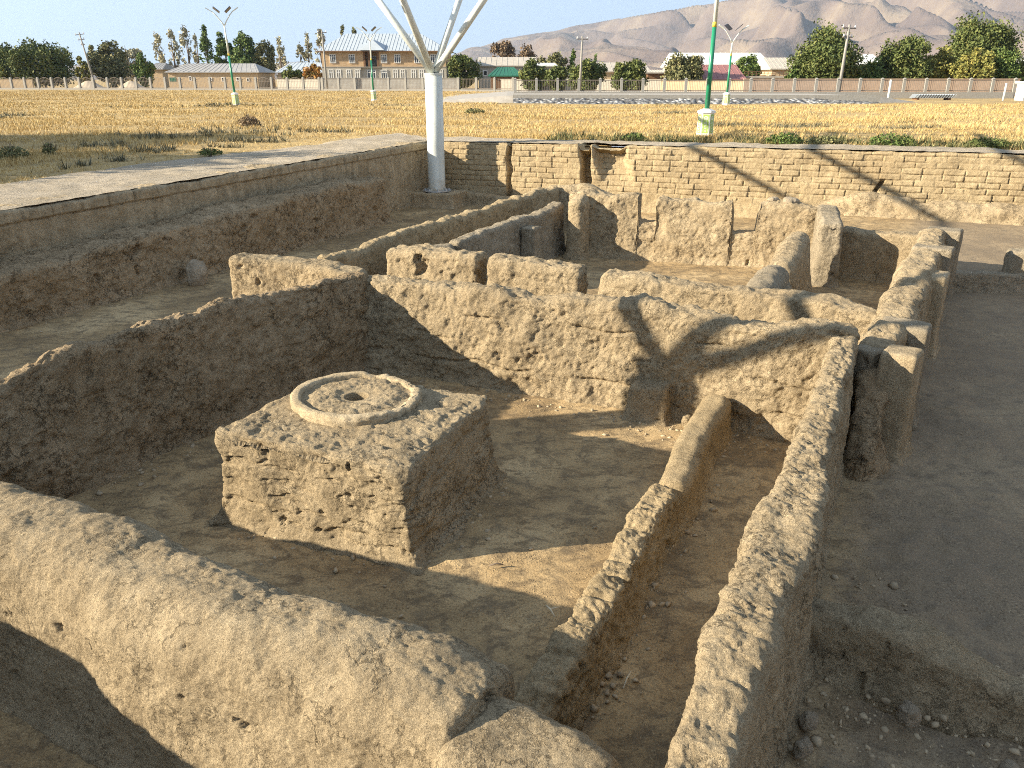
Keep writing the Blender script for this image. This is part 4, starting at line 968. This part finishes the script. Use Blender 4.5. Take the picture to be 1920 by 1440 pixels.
Qb = np.stack([Xb, Yb, Zb + .05 * fbm(np.stack([Xb, Yb, Zb], -1), .22, 2, 4)], -1)
o = mesh_np('cobble_bank', Qb.reshape(-1, 3), grid_faces(nx, ny), cobble_mat()); tag(o, 'sloping bank of grey cobbles along the far edge of the field', 'stone bank', kind='thing')
o = MB().box(X0, X1, -.14, .14, -.6, .07).build('curb', M_conc); o.location = (0, 62.3, 2.06); o.rotation_euler = (0, 0, -2 / (X1 - X0)); tag(o, 'straight concrete curb along the top of the cobbled bank', 'curb', kind='thing')
o = MB().poly([(X0 - 9, 64, 1.4), (X0 - .5, 63.2, 2.04), (X1, 61.2, 2.04), (X1 + 5, 62, 1.4), (X0 - 9, 92, 1.4), (X0 - .5, 92, 1.95), (X1, 92, 1.95), (X1 + 8, 92, 1.4), (X0 - .5, 62.4, 1.2), (X1, 60.6, 1.2)], [(0, 1, 5, 4), (1, 2, 6, 5), (2, 3, 7, 6), (0, 8, 1), (8, 9, 2, 1), (9, 3, 2)]).build('terrace', plain('gravel_terrace', (.34, .31, .265), .95, .2, 2)); tag(o, kind='structure')
# dirt heaps behind the left fence
for (u, D, wp, h, lab) in ((165, 150, 70, 1.3, 'pale dirt heap behind the fence near the leaning pole'), (245, 148, 60, 1.2, 'second pale dirt heap, right of the leaning pole'), (560, 142, 40, .8, 'small dirt heap by the grey block wall')):
    th = np.linspace(0, 2 * math.pi, 40, endpoint=False); rr_ = np.linspace(0, 1, 14); rad = wp / 2 / FP * D
    P = np.stack([rr_[:, None] * np.cos(th) * rad, rr_[:, None] * np.sin(th) * rad * .6, h * (1 - sstep(0, 1, rr_))[:, None] * np.ones_like(th)[None]], -1)
    P[..., 2] += .3 * fbm(P + u, 1.6, 3, 5) * (1 - rr_)[:, None]
    o = mesh_np('dirt_heap', P.reshape(-1, 3), grid_faces(14, 40, True), plain('pale_dirt', (.46, .38, .28), .95, .15, 1.5)); o.location = (wx(u, D), D, GZ); tag(o, lab, 'dirt heap', kind='thing')

# --- lamps and poles
M_lgreen = plain('green_enamel', (.015, .20, .10), .35, .08, 3, 0, .5)
M_yel = plain('yellow_band', (.55, .42, .06), .5, .08, 4)
M_lime = plain('lime_panel', (.33, .47, .10), .5, .22, 14, 0, .4)
M_solar = plain('solar_glass', (.02, .025, .045), .2, .2, 8, 0, .5)
def lamp(u, D, label, rz, lean=0.0, htop=6.9):
    r = empty('street_lamp', (wx(u, D, GZ), D, GZ), rz); r.rotation_euler = (0, lean, rz); tag(r, label, 'street lamp', 'green and white solar lamps in the field')
    hexa = lambda rad, z: [(rad * math.cos(a), rad * math.sin(a), z) for a in np.arange(6) * math.pi / 3 + .52]
    F6 = [(i, (i + 1) % 6, 6 + (i + 1) % 6, 6 + i) for i in range(6)] + [tuple(range(6))[::-1], tuple(range(6, 12))]
    bx = MB().poly(hexa(.25, -.1) + hexa(.235, .64), F6).build('base_box', M_frame, r)
    MB().poly(hexa(.27, .64) + hexa(.27, .70), F6).poly(hexa(.26, .701) + hexa(.11, .76), F6).build('base_cap', M_frame, bx)
    for k in range(6):                                             # coloured panels with emblem and letter strokes
        a = .52 + (k + .5) * math.pi / 3; ca, sa = math.cos(a), math.sin(a)
        def pt(x, z, d): ap = .866 * (.25 - .0203 * (z + .1)) + d; return (ca * ap - sa * x, sa * ap + ca * x, z)
        pm = MB().poly([pt(-.10, .06, .004), pt(.10, .06, .004), pt(.10, .60, .004), pt(-.10, .60, .004)], [(0, 1, 2, 3)]).build('panel', M_lime, bx)
        g = MB()
        cz = .49; N_ = 16
        g.poly([pt(.06 * math.cos(t), cz + .06 * math.sin(t), .007) for t in np.arange(N_) * 2 * math.pi / N_] + [pt(.04 * math.cos(t), cz + .04 * math.sin(t), .007) for t in np.arange(N_) * 2 * math.pi / N_],
               [(i, (i + 1) % N_, N_ + (i + 1) % N_, N_ + i) for i in range(N_)])
        g.poly([pt(.02 * math.cos(t), cz + .02 * math.sin(t), .007) for t in np.arange(8) * math.pi / 4], [tuple(range(8))])
        for i in range(7):
            z = .37 - i * .046
            g.poly([pt(-.035, z, .007), pt(.035, z, .007), pt(.035, z + .012, .007), pt(-.035, z + .012, .007)], [(0, 1, 2, 3)])
            s_ = -.035 if i % 2 else .023
            g.poly([pt(s_, z + .0121, .007), pt(s_ + .012, z + .0121, .007), pt(s_ + .012, z + .034, .007), pt(s_, z + .034, .007)], [(0, 1, 2, 3)])
        for sx in (-.088, .076):
            for i in range(12): g.poly([pt(sx, .08 + i * .042, .007), pt(sx + .012, .08 + i * .042, .007), pt(sx + .012, .105 + i * .042, .007), pt(sx, .105 + i * .042, .007)], [(0, 1, 2, 3)])
        g.build('emblem', M_frame, bx)
    MB().tube([(0, 0, .76), (0, 0, 3.02)], [.075, .062], 16).build('pole_lower', M_lgreen, r, True)
    MB().tube([(0, 0, 3.02), (0, 0, 3.16)], [.064, .063], 16).build('pole_band', M_yel, r, True)
    MB().tube([(0, 0, 3.16), (0, 0, htop - .9)], [.061, .045], 16).build('pole_upper', M_white, r, True)
    for s_ in (-1, 1):
        a = MB().tube([(0, 0, htop - .95), (s_ * .13, 0, htop - .72), (s_ * .45, 0, htop - .28), (s_ * .68, 0, htop - .06)], [.04, .035, .03, .028], 8).build('arm', M_white, r, True)
        c, s2 = math.cos(.75), math.sin(.75)
        lh = MB().box(-.24, .24, -.1, .1, -.025, .025).build('lamp_head', M_white, a); lh.location = (s_ * .8, 0, htop - .0); lh.rotation_euler = (0, -s_ * .55, 0)
        sp = MB().box(-.24, .24, -.22, .22, -.02, .02).build('solar_panel', M_solar, a); sp.location = (s_ * .36, 0, htop + .0); sp.rotation_euler = (-.2, -s_ * .7, 0)
    return r
lamp(1321, 25.6, 'nearest lamp post, its green pole and patterned base box standing behind the brick wall', 0.3, .012, 7.2)
lamp(443, 56.5, 'lamp post alone in the field at the left, in front of the barn', .25, -.035, 5.75)
lamp(701, 70, 'lamp post in front of the brick house', .1, -.01, 5.35)
lamp(1361, 57, 'lamp post by the cobbled bank and red roof', .1, .015, 4.75)
def utility_pole(u, D, vtop, label, lean, arms=2):
    H = wz(vtop, D) - GZ; r = empty('utility_pole', (wx(u, D, GZ), D, GZ)); r.rotation_euler = (0, lean, .2); tag(r, label, 'utility pole', 'concrete utility poles')
    MB().tube([(0, 0, -.3), (0, 0, H)], [.17, .1], 8).build('pole', M_conc, r, True)
    for k in range(arms):
        z = H - .35 - .75 * k; a = MB().box(-.7 + .2 * k, .7 - .2 * k, -.05, .05, z, z + .1).build('crossarm', M_rail, r)
        for x in (-.6 + .2 * k, .6 - .2 * k): MB().tube([(x, 0, z + .1), (x, 0, z + .32)], [.06, .045], 8).build('insulator', M_frame, a)
utility_pole(181, 138, 60, 'leaning concrete utility pole at the left behind the fence', -.13, 3)
utility_pole(614, 132, 57, 'utility pole at the left corner of the brick house', -.02, 3)
utility_pole(1087, 100, 68, 'thin bare utility pole beside the bushy tree', .02, 1)
utility_pole(1571, 80, 46, 'tall concrete utility pole in front of the big round tree', .03, 2)
p = MB().tube([(0, 0, -.2), (0, 0, 1.55)], [.09, .08], 8).build('marker_post', M_white, None, True); p.location = (wx(1671, 62), 62, GZ); tag(p, 'short white post standing in front of the right fence', 'post')
p = MB().tube([(0, 0, -.2), (0, 0, 1.3)], [.08, .07], 8).build('marker_post', M_white, None, True); p.location = (wx(1889, 66), 66, GZ); tag(p, 'short pale post close to the white booth', 'post')
# corrugated sheets and booth
n = 60; xs_ = np.linspace(0, wx(1790, 68) - wx(1716, 68), n); sh = empty('sheet_stack', (wx(1716, 68), 68, 1.72)); tag(sh, 'stack of grey corrugated sheets lying by the right fence', 'sheet stack')
for k in range(4):
    V = []; 
    for j, yy in enumerate((-.5, .5)):
        for i, x in enumerate(xs_): V.append((x + .08 * k, yy + .05 * k, .08 + .075 * k + .025 * math.sin(i * 1.6) - .0 * j))
    o = mesh_np('sheet', np.array(V), grid_faces(2, n), plain('corrugated_steel', (.46, .50, .52), .6, .1, 3, 0, .4) if k == 0 else bpy.data.materials['corrugated_steel'], sh)
MB().box(.2, .4, -.4, .4, -.3, .05).box(xs_[-1] - .4, xs_[-1] - .2, -.4, .4, -.3, .05).build('bearer', M_wood, sh)
bo = empty('guard_booth', (wx(1948, 66), 66, GZ)); tag(bo, 'white booth with a flat roof at the right edge of the field', 'booth')
MB().box(-.62, .9, 0, 1.6, -.1, 1.28).build('wall', M_frame, bo); MB().box(-.75, 1.0, -.15, 1.75, 1.28, 1.42).build('roof', M_frame, bo); MB().box(-.3, .3, -.04, .02, .0, 1.1).build('door', M_stone, bo)

# --- mountains
def mountains():
    us = np.linspace(-500, 2500, 900); nd = 330
    sil_u = [-500, 0, 140, 400, 560, 700, 830, 880, 960, 1040, 1075, 1130, 1200, 1275, 1300, 1375, 1500, 1700, 1920, 2200, 2500]
    sil_v = [128, 124, 122, 121, 117, 118, 110, 92, 72, 62, 52, 43, 34, 24, 17, 3, -18, -42, -40, -70, -90]
    S = np.interp(us, sil_u, sil_v)
    k = np.hanning(15); k /= k.sum(); S = np.convolve(np.pad(S, 7, 'edge'), k, 'valid')
    ds = 1700 + 4300 * np.linspace(0, 1, nd) ** 1.15
    U, Dd = np.meshgrid(us, ds, indexing='ij')
    X = (U - 960) / FP * (Dd * cP)
    crest = np.array([wz(v, 5200.) for v in S])[:, None]
    t = np.clip((Dd - 1800) / (5200 - 1800), 0, 1)
    ramp = np.where(Dd < 5200, t ** 1.35, 1 - .25 * ((Dd - 5200) / 800))
    Q = np.stack([X, Dd, 0 * X], -1)
    wq = Q + 260 * np.stack([fbm(Q, 1100, 2, 21), fbm(Q, 1100, 2, 22), 0 * X], -1)
    wq[..., 0] += .45 * wq[..., 1]                                # spurs run down towards the left
    rg_ = lambda sc, o_, sd_: 1 - 2 * np.sqrt(fbm(wq, sc, o_, sd_) ** 2 + .005)
    rd = rg_((620, 1500, 500), 3, 11); rd2 = rg_((230, 430, 200), 2, 14)
    amp = np.clip(crest / 420, .10, 1.0)
    Z = crest * ramp + amp * (300 * (rd - .6) + 125 * (rd2 - .66)) * np.minimum(t * 2.2, 1) * (1 - .75 * sstep(.7, 1, t))
    Z = np.where(Dd > 1750, Z, -3); Z = np.maximum(Z, -4)
    Q[..., 2] = Z + 1
    t_ = NT('mountain_earth')
    n1 = t_.noise(.004, 6, .6); n2 = t_.noise(.03, 6, .65)
    c = t_.ramp(n1, [(.38, (.105, .08, .07)), (.5, (.15, .115, .095)), (.64, (.21, .165, .12))])
    c = t_.mix(t_.ramp(n2, [(.36, .5), (.52, 0.0)]), c, (.15, .11, .085))
    m = t_.out(c, t_.bump(n2, .8, 14), 1.0)
    o = mesh_np('mountains', Q.reshape(-1, 3), grid_faces(len(us), nd), m); tag(o, kind='structure')
mountains()
# ------------------------------------------------------------------ grass, weeds, stones
def grass_mat(name, cols):
    t = NT(name); g = t.node('ShaderNodeNewGeometry')
    n = t.noise(.35, 4, .6)
    f = t.math('ADD', t.math('MULTIPLY', g.outputs['Random Per Island'], .5), t.math('MULTIPLY', n, .55))
    k = len(cols); c = t.ramp(f, [(.25 + .5 * i / (k - 1), cc) for i, cc in enumerate(cols)])
    t.link(c, t.b.inputs['Base Color']); t.b.inputs['Roughness'].default_value = .8
    return t.m
M_grass = grass_mat('dry_grass', [(.31, .215, .09), (.45, .32, .13), (.55, .405, .175), (.62, .48, .24)])
M_weed = grass_mat('green_weeds', [(.05, .06, .03), (.09, .10, .045), (.14, .145, .065), (.22, .2, .09)])
M_weedg = grass_mat('grey_weeds', [(.07, .07, .05), (.11, .11, .075), (.17, .16, .10), (.25, .215, .13)])
def zg_at(x, y):
    det = D1[0] * D2[1] - D1[1] * D2[0]
    a = ((x - K0[0]) * D2[1] - (y - K0[1]) * D2[0]) / det; b = (D1[0] * (y - K0[1]) - D1[1] * (x - K0[0])) / det
    return zfield(a, b) + .05 * fbm(np.stack([x, y, 0 * x], -1), 5.0, 2, 12) * sstep(1.5, 5, np.maximum(b, -a)) - .05, a, b
def blades(x, y, z, hgt, wid, lean, rg, nb):
    n = len(x); k = np.repeat(np.arange(n), nb); m = len(k)
    a = rg.random(m) * 6.283; dx = np.cos(a); dy = np.sin(a)
    ro = rg.random(m) * .07 * (hgt[k] / .25); bx = x[k] + dx * ro; by = y[k] + dy * ro; bz = z[k] - .02
    h = hgt[k] * (.5 + .8 * rg.random(m)); l = lean * h * (.3 + rg.random(m)); w_ = wid[k] * (.6 + .8 * rg.random(m))
    P0 = np.stack([bx - dy * w_ / 2, by + dx * w_ / 2, bz], -1); P1 = np.stack([bx + dy * w_ / 2, by - dx * w_ / 2, bz], -1)
    P2 = np.stack([bx + dx * l, by + dy * l, bz + h], -1)
    return np.stack([P0, P1, P2], 1).reshape(-1, 3), np.arange(3 * m).reshape(-1, 3)
def scatter_wedge(n, dmin, dmax, rg, power=1.0):
    u = rg.uniform(-180, 2100, n); d = dmin * (dmax / dmin) ** (rg.random(n) ** power)
    return (u - 960) / FP * d * cP, d
rg = np.random.default_rng(21)
Vs, Fs, off = [], [], 0
x, y = scatter_wedge(240000, 9, 128, rg, .8)
z, a, b = zg_at(x, y)
dens = fbm(np.stack([x, y, 0 * x], -1), (6.0, 2.5, 1), 3, 51)
ok = ((b > 2.0 + .5 * p1(a / 3, 8)) | (a < -3.3 + .6 * p1(b / 3, 4))) & (rg.random(len(x)) < .55 + .9 * dens)
ok &= ~((y > 56) & (x > -1) & (x < 45))
x, y, z, a, b = [v[ok] for v in (x, y, z, a, b)]
hg = (.05 + .10 * rg.random(len(x))) * (1 + .6 * fbm(np.stack([x, y, 0 * x], -1), (4, 2, 1), 2, 52)) * np.where((a < 0) & (a > -5.5) & (b < 3), .55, 1.0)
hg = np.clip(hg, .05, .5)
V, F = blades(x, y, z, hg, .004 + .00045 * y, .8, rg, 6)
tag(mesh_np('dry_grass', V, F, M_grass, smooth=False), kind='stuff')
# green weeds along the rim of the pit and in patches
x, y = scatter_wedge(60000, 12, 60, rg); z, a, b = zg_at(x, y)
nz = fbm(np.stack([x, y, 0 * x], -1), (1.6, .9, 1), 3, 61)
rim = ((b > 1.7) & (b < 3.4 + 1.2 * nz) & (a > 2.5) & (nz > -.12))
x, y, z = x[rim], y[rim], z[rim]; hg = (.08 + .15 * rg.random(len(x))) * (.75 + .8 * np.clip(nz[rim] + .3, 0, 1))
V, F = blades(x, y, z, hg, .016 + .0007 * y, .9, rg, 7)
tag(mesh_np('green_weeds', V, F, M_weed, smooth=False), kind='stuff')
x, y = scatter_wedge(90000, 9, 60, rg); z, a, b = zg_at(x, y)
nz = fbm(np.stack([x, y, 0 * x], -1), (2.4, 1.2, 1), 3, 71); nz2 = fbm(np.stack([x, y, 0 * x], -1), (9, 3.5, 1), 3, 72)
sel = ((a < -4.0) & (a > -11) & (nz > .3) & (b < 4)) | ((nz2 > .62) & ((b > 4) | (a < -9)))
x, y, z = x[sel], y[sel], z[sel]; hg = .08 + .16 * rg.random(len(x))
V, F = blades(x, y, z, hg, .012 + .0007 * y, .8, rg, 6)
tag(mesh_np('grey_weeds', V, F, M_weedg, smooth=False), kind='stuff')
def shrub(label, u, D, h, w_, kind, n=700, leaf=.03):
    rg = np.random.default_rng(int(u + 3 * D)); x = wx(u, D, GZ); z = float(zg_at(np.array([x]), np.array([D]))[0][0])
    r = empty('shrub', (x, D, z)); tag(r, label, 'shrub', 'shrubs on the bank')
    c = crown(rg, 0, h, w_ / 2, 'shrub', n, leaf); V, F = leaf_quads(c, leaf, rg); mesh_np('foliage', V, F, LM[kind], r, smooth=False)
    t = MB()
    for k in range(9):
        a = rg.random() * 6.28; l = w_ * .42 * rg.random(); t.tube([(0, 0, -.03), (math.cos(a) * l * .5, math.sin(a) * l * .5, h * .5), (math.cos(a) * l, math.sin(a) * l, h * (.7 + .3 * rg.random()))], [.012, .008, .003], 5)
    t.build('stems', M_bark, r)
shrub('grey green shrub at the left edge behind the clay path', 22, 19.0, .42, .75, 'olive')
shrub('small upright green shrub behind the clay path on the left', 92, 19.6, .45, .3, 'olive', 300)
shrub('round brown tumbleweed in the golden grass', 468, 31, .6, .85, 'brown', 700, .04)
shrub('dark green weed clump at the edge of the clay path', 394, 19.5, .26, .6, 'dark', 500, .025)
shrub('green weed clump at the lip of the gully', 1188, 23.4, .3, .7, 'green', 600, .03)
shrub('large green bush above the brick wall', 1470, 21.6, .45, 1.0, 'green', 900, .035)
shrub('green bush right of the nearest lamp post', 1545, 21.3, .35, .9, 'olive', 800, .035)
shrub('wide green bush above the right part of the brick wall', 1672, 20.9, .5, 1.2, 'green', 1000, .035)
shrub('dark bush at the right edge above the brick wall', 1850, 20.2, .38, 1.1, 'dark', 900, .035)
shrub('low brown green bush in the middle of the field', 890, 42, .35, 1.1, 'olive', 400, .05)

# loose stones: gravel as one mass, larger stones one by one
def stone_mesh(rg, n=1, sub=1):
    t = (1 + 5 ** .5) / 2
    v = np.array([(-1, t, 0), (1, t, 0), (-1, -t, 0), (1, -t, 0), (0, -1, t), (0, 1, t), (0, -1, -t), (0, 1, -t), (t, 0, -1), (t, 0, 1), (-t, 0, -1), (-t, 0, 1)]) / 1.902
    f = np.array([(0, 11, 5), (0, 5, 1), (0, 1, 7), (0, 7, 10), (0, 10, 11), (1, 5, 9), (5, 11, 4), (11, 10, 2), (10, 7, 6), (7, 1, 8), (3, 9, 4), (3, 4, 2), (3, 2, 6), (3, 6, 8), (3, 8, 9), (4, 9, 5), (2, 4, 11), (6, 2, 10), (8, 6, 7), (9, 8, 1)])
    for _ in range(sub):
        e = {}; vl = v.tolist(); nf = []
        def mid(a, b):
            k = (min(a, b), max(a, b))
            if k not in e: m = (v[a] + v[b]) / 2; e[k] = len(vl); vl.append((m / np.linalg.norm(m)).tolist())
            return e[k]
        for a, b, c in f:
            x_, y_, z_ = mid(a, b), mid(b, c), mid(c, a); nf += [(a, x_, z_), (b, y_, x_), (c, z_, y_), (x_, y_, z_)]
        v = np.array(vl); f = np.array(nf)
    return v, f
sv, sf = stone_mesh(rg, sub=0)
def gravel(name, pts, smin, smax, mat, rg, zoff=0.0):
    Vs, Fs = [], []
    for i, (x, y, z) in enumerate(pts):
        s = smin + (smax - smin) * rg.random() ** 3
        q = sv * (s * (.6 + .8 * rg.random(3))) * (1 + .25 * rg.normal(size=(12, 1))); a = rg.random() * 6.28
        q = np.stack([q[:, 0] * math.cos(a) - q[:, 1] * math.sin(a), q[:, 0] * math.sin(a) + q[:, 1] * math.cos(a), q[:, 2] * .7], 1) + (x, y, z + s * .2)
        Vs.append(q); Fs.append(sf + 12 * i)
    o = mesh_np(name, np.concatenate(Vs), np.concatenate(Fs), mat, smooth=False); tag(o, kind='stuff'); return o
M_grav = plain('gravel', (.34, .27, .175), .95, .3, 9)
pts = []
def along(p, q, n, spread):
    for _ in range(n):
        t = rg.random(); k = abs(rg.normal()) * spread * (1 if rg.random() < .5 else 1.4)
        d = np.array(q) - np.array(p); nrm = np.array([d[1], -d[0]]) / np.linalg.norm(d)
        w_ = np.array(p) + d * t + nrm * k; pts.append((w_[0], w_[1], 0.0))
along((-1.55, 8.75), (2.6, 6.8), 260, .14)            # foot of the cross wall
along((-3.55, 5.9), (-1.6, 8.8), 130, .12)
along((.3, 3.4), (2.1, 7.1), 420, .10)                # passage side of the partition
along((-2.1, 5.3), (-.7, 4.75), 60, .12)
along((-.62, 4.85), (-.05, 6.1), 60, .12)
for _ in range(160): pts.append((1.78 + rg.normal() * .17, 6.95 + rg.normal() * .16, .0))
for _ in range(60): pts.append((2.35 + rg.normal() * .12, 6.85 + rg.normal() * .12, .0))
for _ in range(700): pts.append((rg.uniform(1.35, 3.4), rg.uniform(2.2, 3.75), .0))
for _ in range(60): pts.append((rg.uniform(1.9, 2.6), rg.uniform(3.75, 4.7), .0))
for _ in range(130): pts.append((rg.uniform(-4, 5), rg.uniform(3, 9), .0))
for _ in range(160): 
    t = rg.uniform(3, 22); p_ = pn(-10.35 + abs(rg.normal()) * .2, t); pts.append((*p_, 0.0))
gravel('gravel', pts, .005, .026, M_grav, rg)
sv2, sf2 = stone_mesh(rg, sub=3)
def stone(label, x, y, z, sx, sy, sz, mat, seed, rz=0.0, box=.0, name='stone'):
    v = sv2.copy()
    if box:
        m = np.max(np.abs(v), axis=1, keepdims=True); v = v * (1 - box) + v / m * box * .85
    v = v * (sx, sy, sz); v = v * (1 + .34 * fbm(v / max(sx, sy, sz), 1.1, 4, seed)[:, None])
    o = mesh_np(name, v, sf2, mat, smooth=True); o.location = (x, y, z); o.rotation_euler = (0, 0, rz); tag(o, label, 'stone', 'loose stones in the ruin'); return o
M_st = adobe('field_stone', (.47, .39, .28), (.36, .29, .2), .2, .1, .4)
stone('rounded upright boulder on the corridor floor by the left bench', -5.25, 13.1, .16, .19, .17, .23, M_st, 3, 0, .35, 'boulder')
stone('squarish stone against the low rubble wall at the bottom right', 2.1, 3.33, .05, .065, .055, .07, M_st, 4, .3, .5)
stone('flat grey stone under the long wall at the bottom', 1.47, 3.12, .04, .06, .04, .045, M_st, 5, .6, .2)
stone('lumpy grey stone tucked under the long wall, above the flat one', 1.56, 3.3, .04, .05, .04, .05, M_st, 6, .1, .2)
stone('oblong stone lying nearest the bottom of the long wall', 1.5, 2.92, .04, .065, .04, .04, M_st, 7, 1.0, .2)
stone('brown stone in the gravel at the right edge', 2.45, 3.0, .03, .05, .04, .04, M_st, 8)
stone('pointed clod at the foot of the pier by the kerb', 1.72, 7.2, .05, .06, .05, .07, M_lit, 9, .4, .1)
stone('big flat stone lying on the notched far wall', 4.95, 14.4, 1.18, .16, .12, .06, M_st, 10, .2, .2)
stone('small stone beside the flat one on the notched far wall', 4.65, 14.5, 1.19, .1, .08, .05, M_st, 11, .5, .2)
stone('pale clod in the narrow passage beside the long wall', 1.08, 3.5, .03, .05, .045, .04, M_lit, 12)
for i, (u0, v0, u1, v1, lab) in enumerate([(.22, 4.3, .27, 4.18, 'pale forked twig on the shaded floor'), (.62, 3.55, .68, 3.68, 'straight pale twig in the narrow passage'), (-.16, 4.75, -.06, 4.76, 'short dark stick on the sunlit strip of floor')]):
    t = MB().tube([(0, 0, 0), ((u1 - u0) * .5, (v1 - v0) * .5 + .006, .012), (u1 - u0, v1 - v0, .004)], [.005, .006, .004], 6)
    if i == 0: t.tube([((u1 - u0) * .4, (v1 - v0) * .4, .008), (.09, -.03, .012)], [.005, .003], 6)
    o = t.build('twig', M_bark if i == 2 else plain('pale_twig', (.5, .43, .3), .9) if i == 0 else bpy.data.materials['pale_twig'], None, True); o.location = (u0, v0, .03); tag(o, lab, 'twig', 'twigs on the floor')
# --- haze: the air over the plain
hz = MB().box(-7600, 7600, -7600, 7600, -12, 900).build('haze', M_conc); tag(hz, kind='stuff')
hm = bpy.data.materials.new('haze_air'); hm.use_nodes = True; n_ = hm.node_tree; n_.nodes.clear()
mo = n_.nodes.new('ShaderNodeOutputMaterial'); pv = n_.nodes.new('ShaderNodeVolumePrincipled')
pv.inputs['Color'].default_value = (.60, .78, 1.0, 1); pv.inputs['Density'].default_value = 0.75e-4; pv.inputs['Anisotropy'].default_value = .2
n_.links.new(pv.outputs[0], mo.inputs['Volume']); hz.data.materials.clear(); hz.data.materials.append(hm)
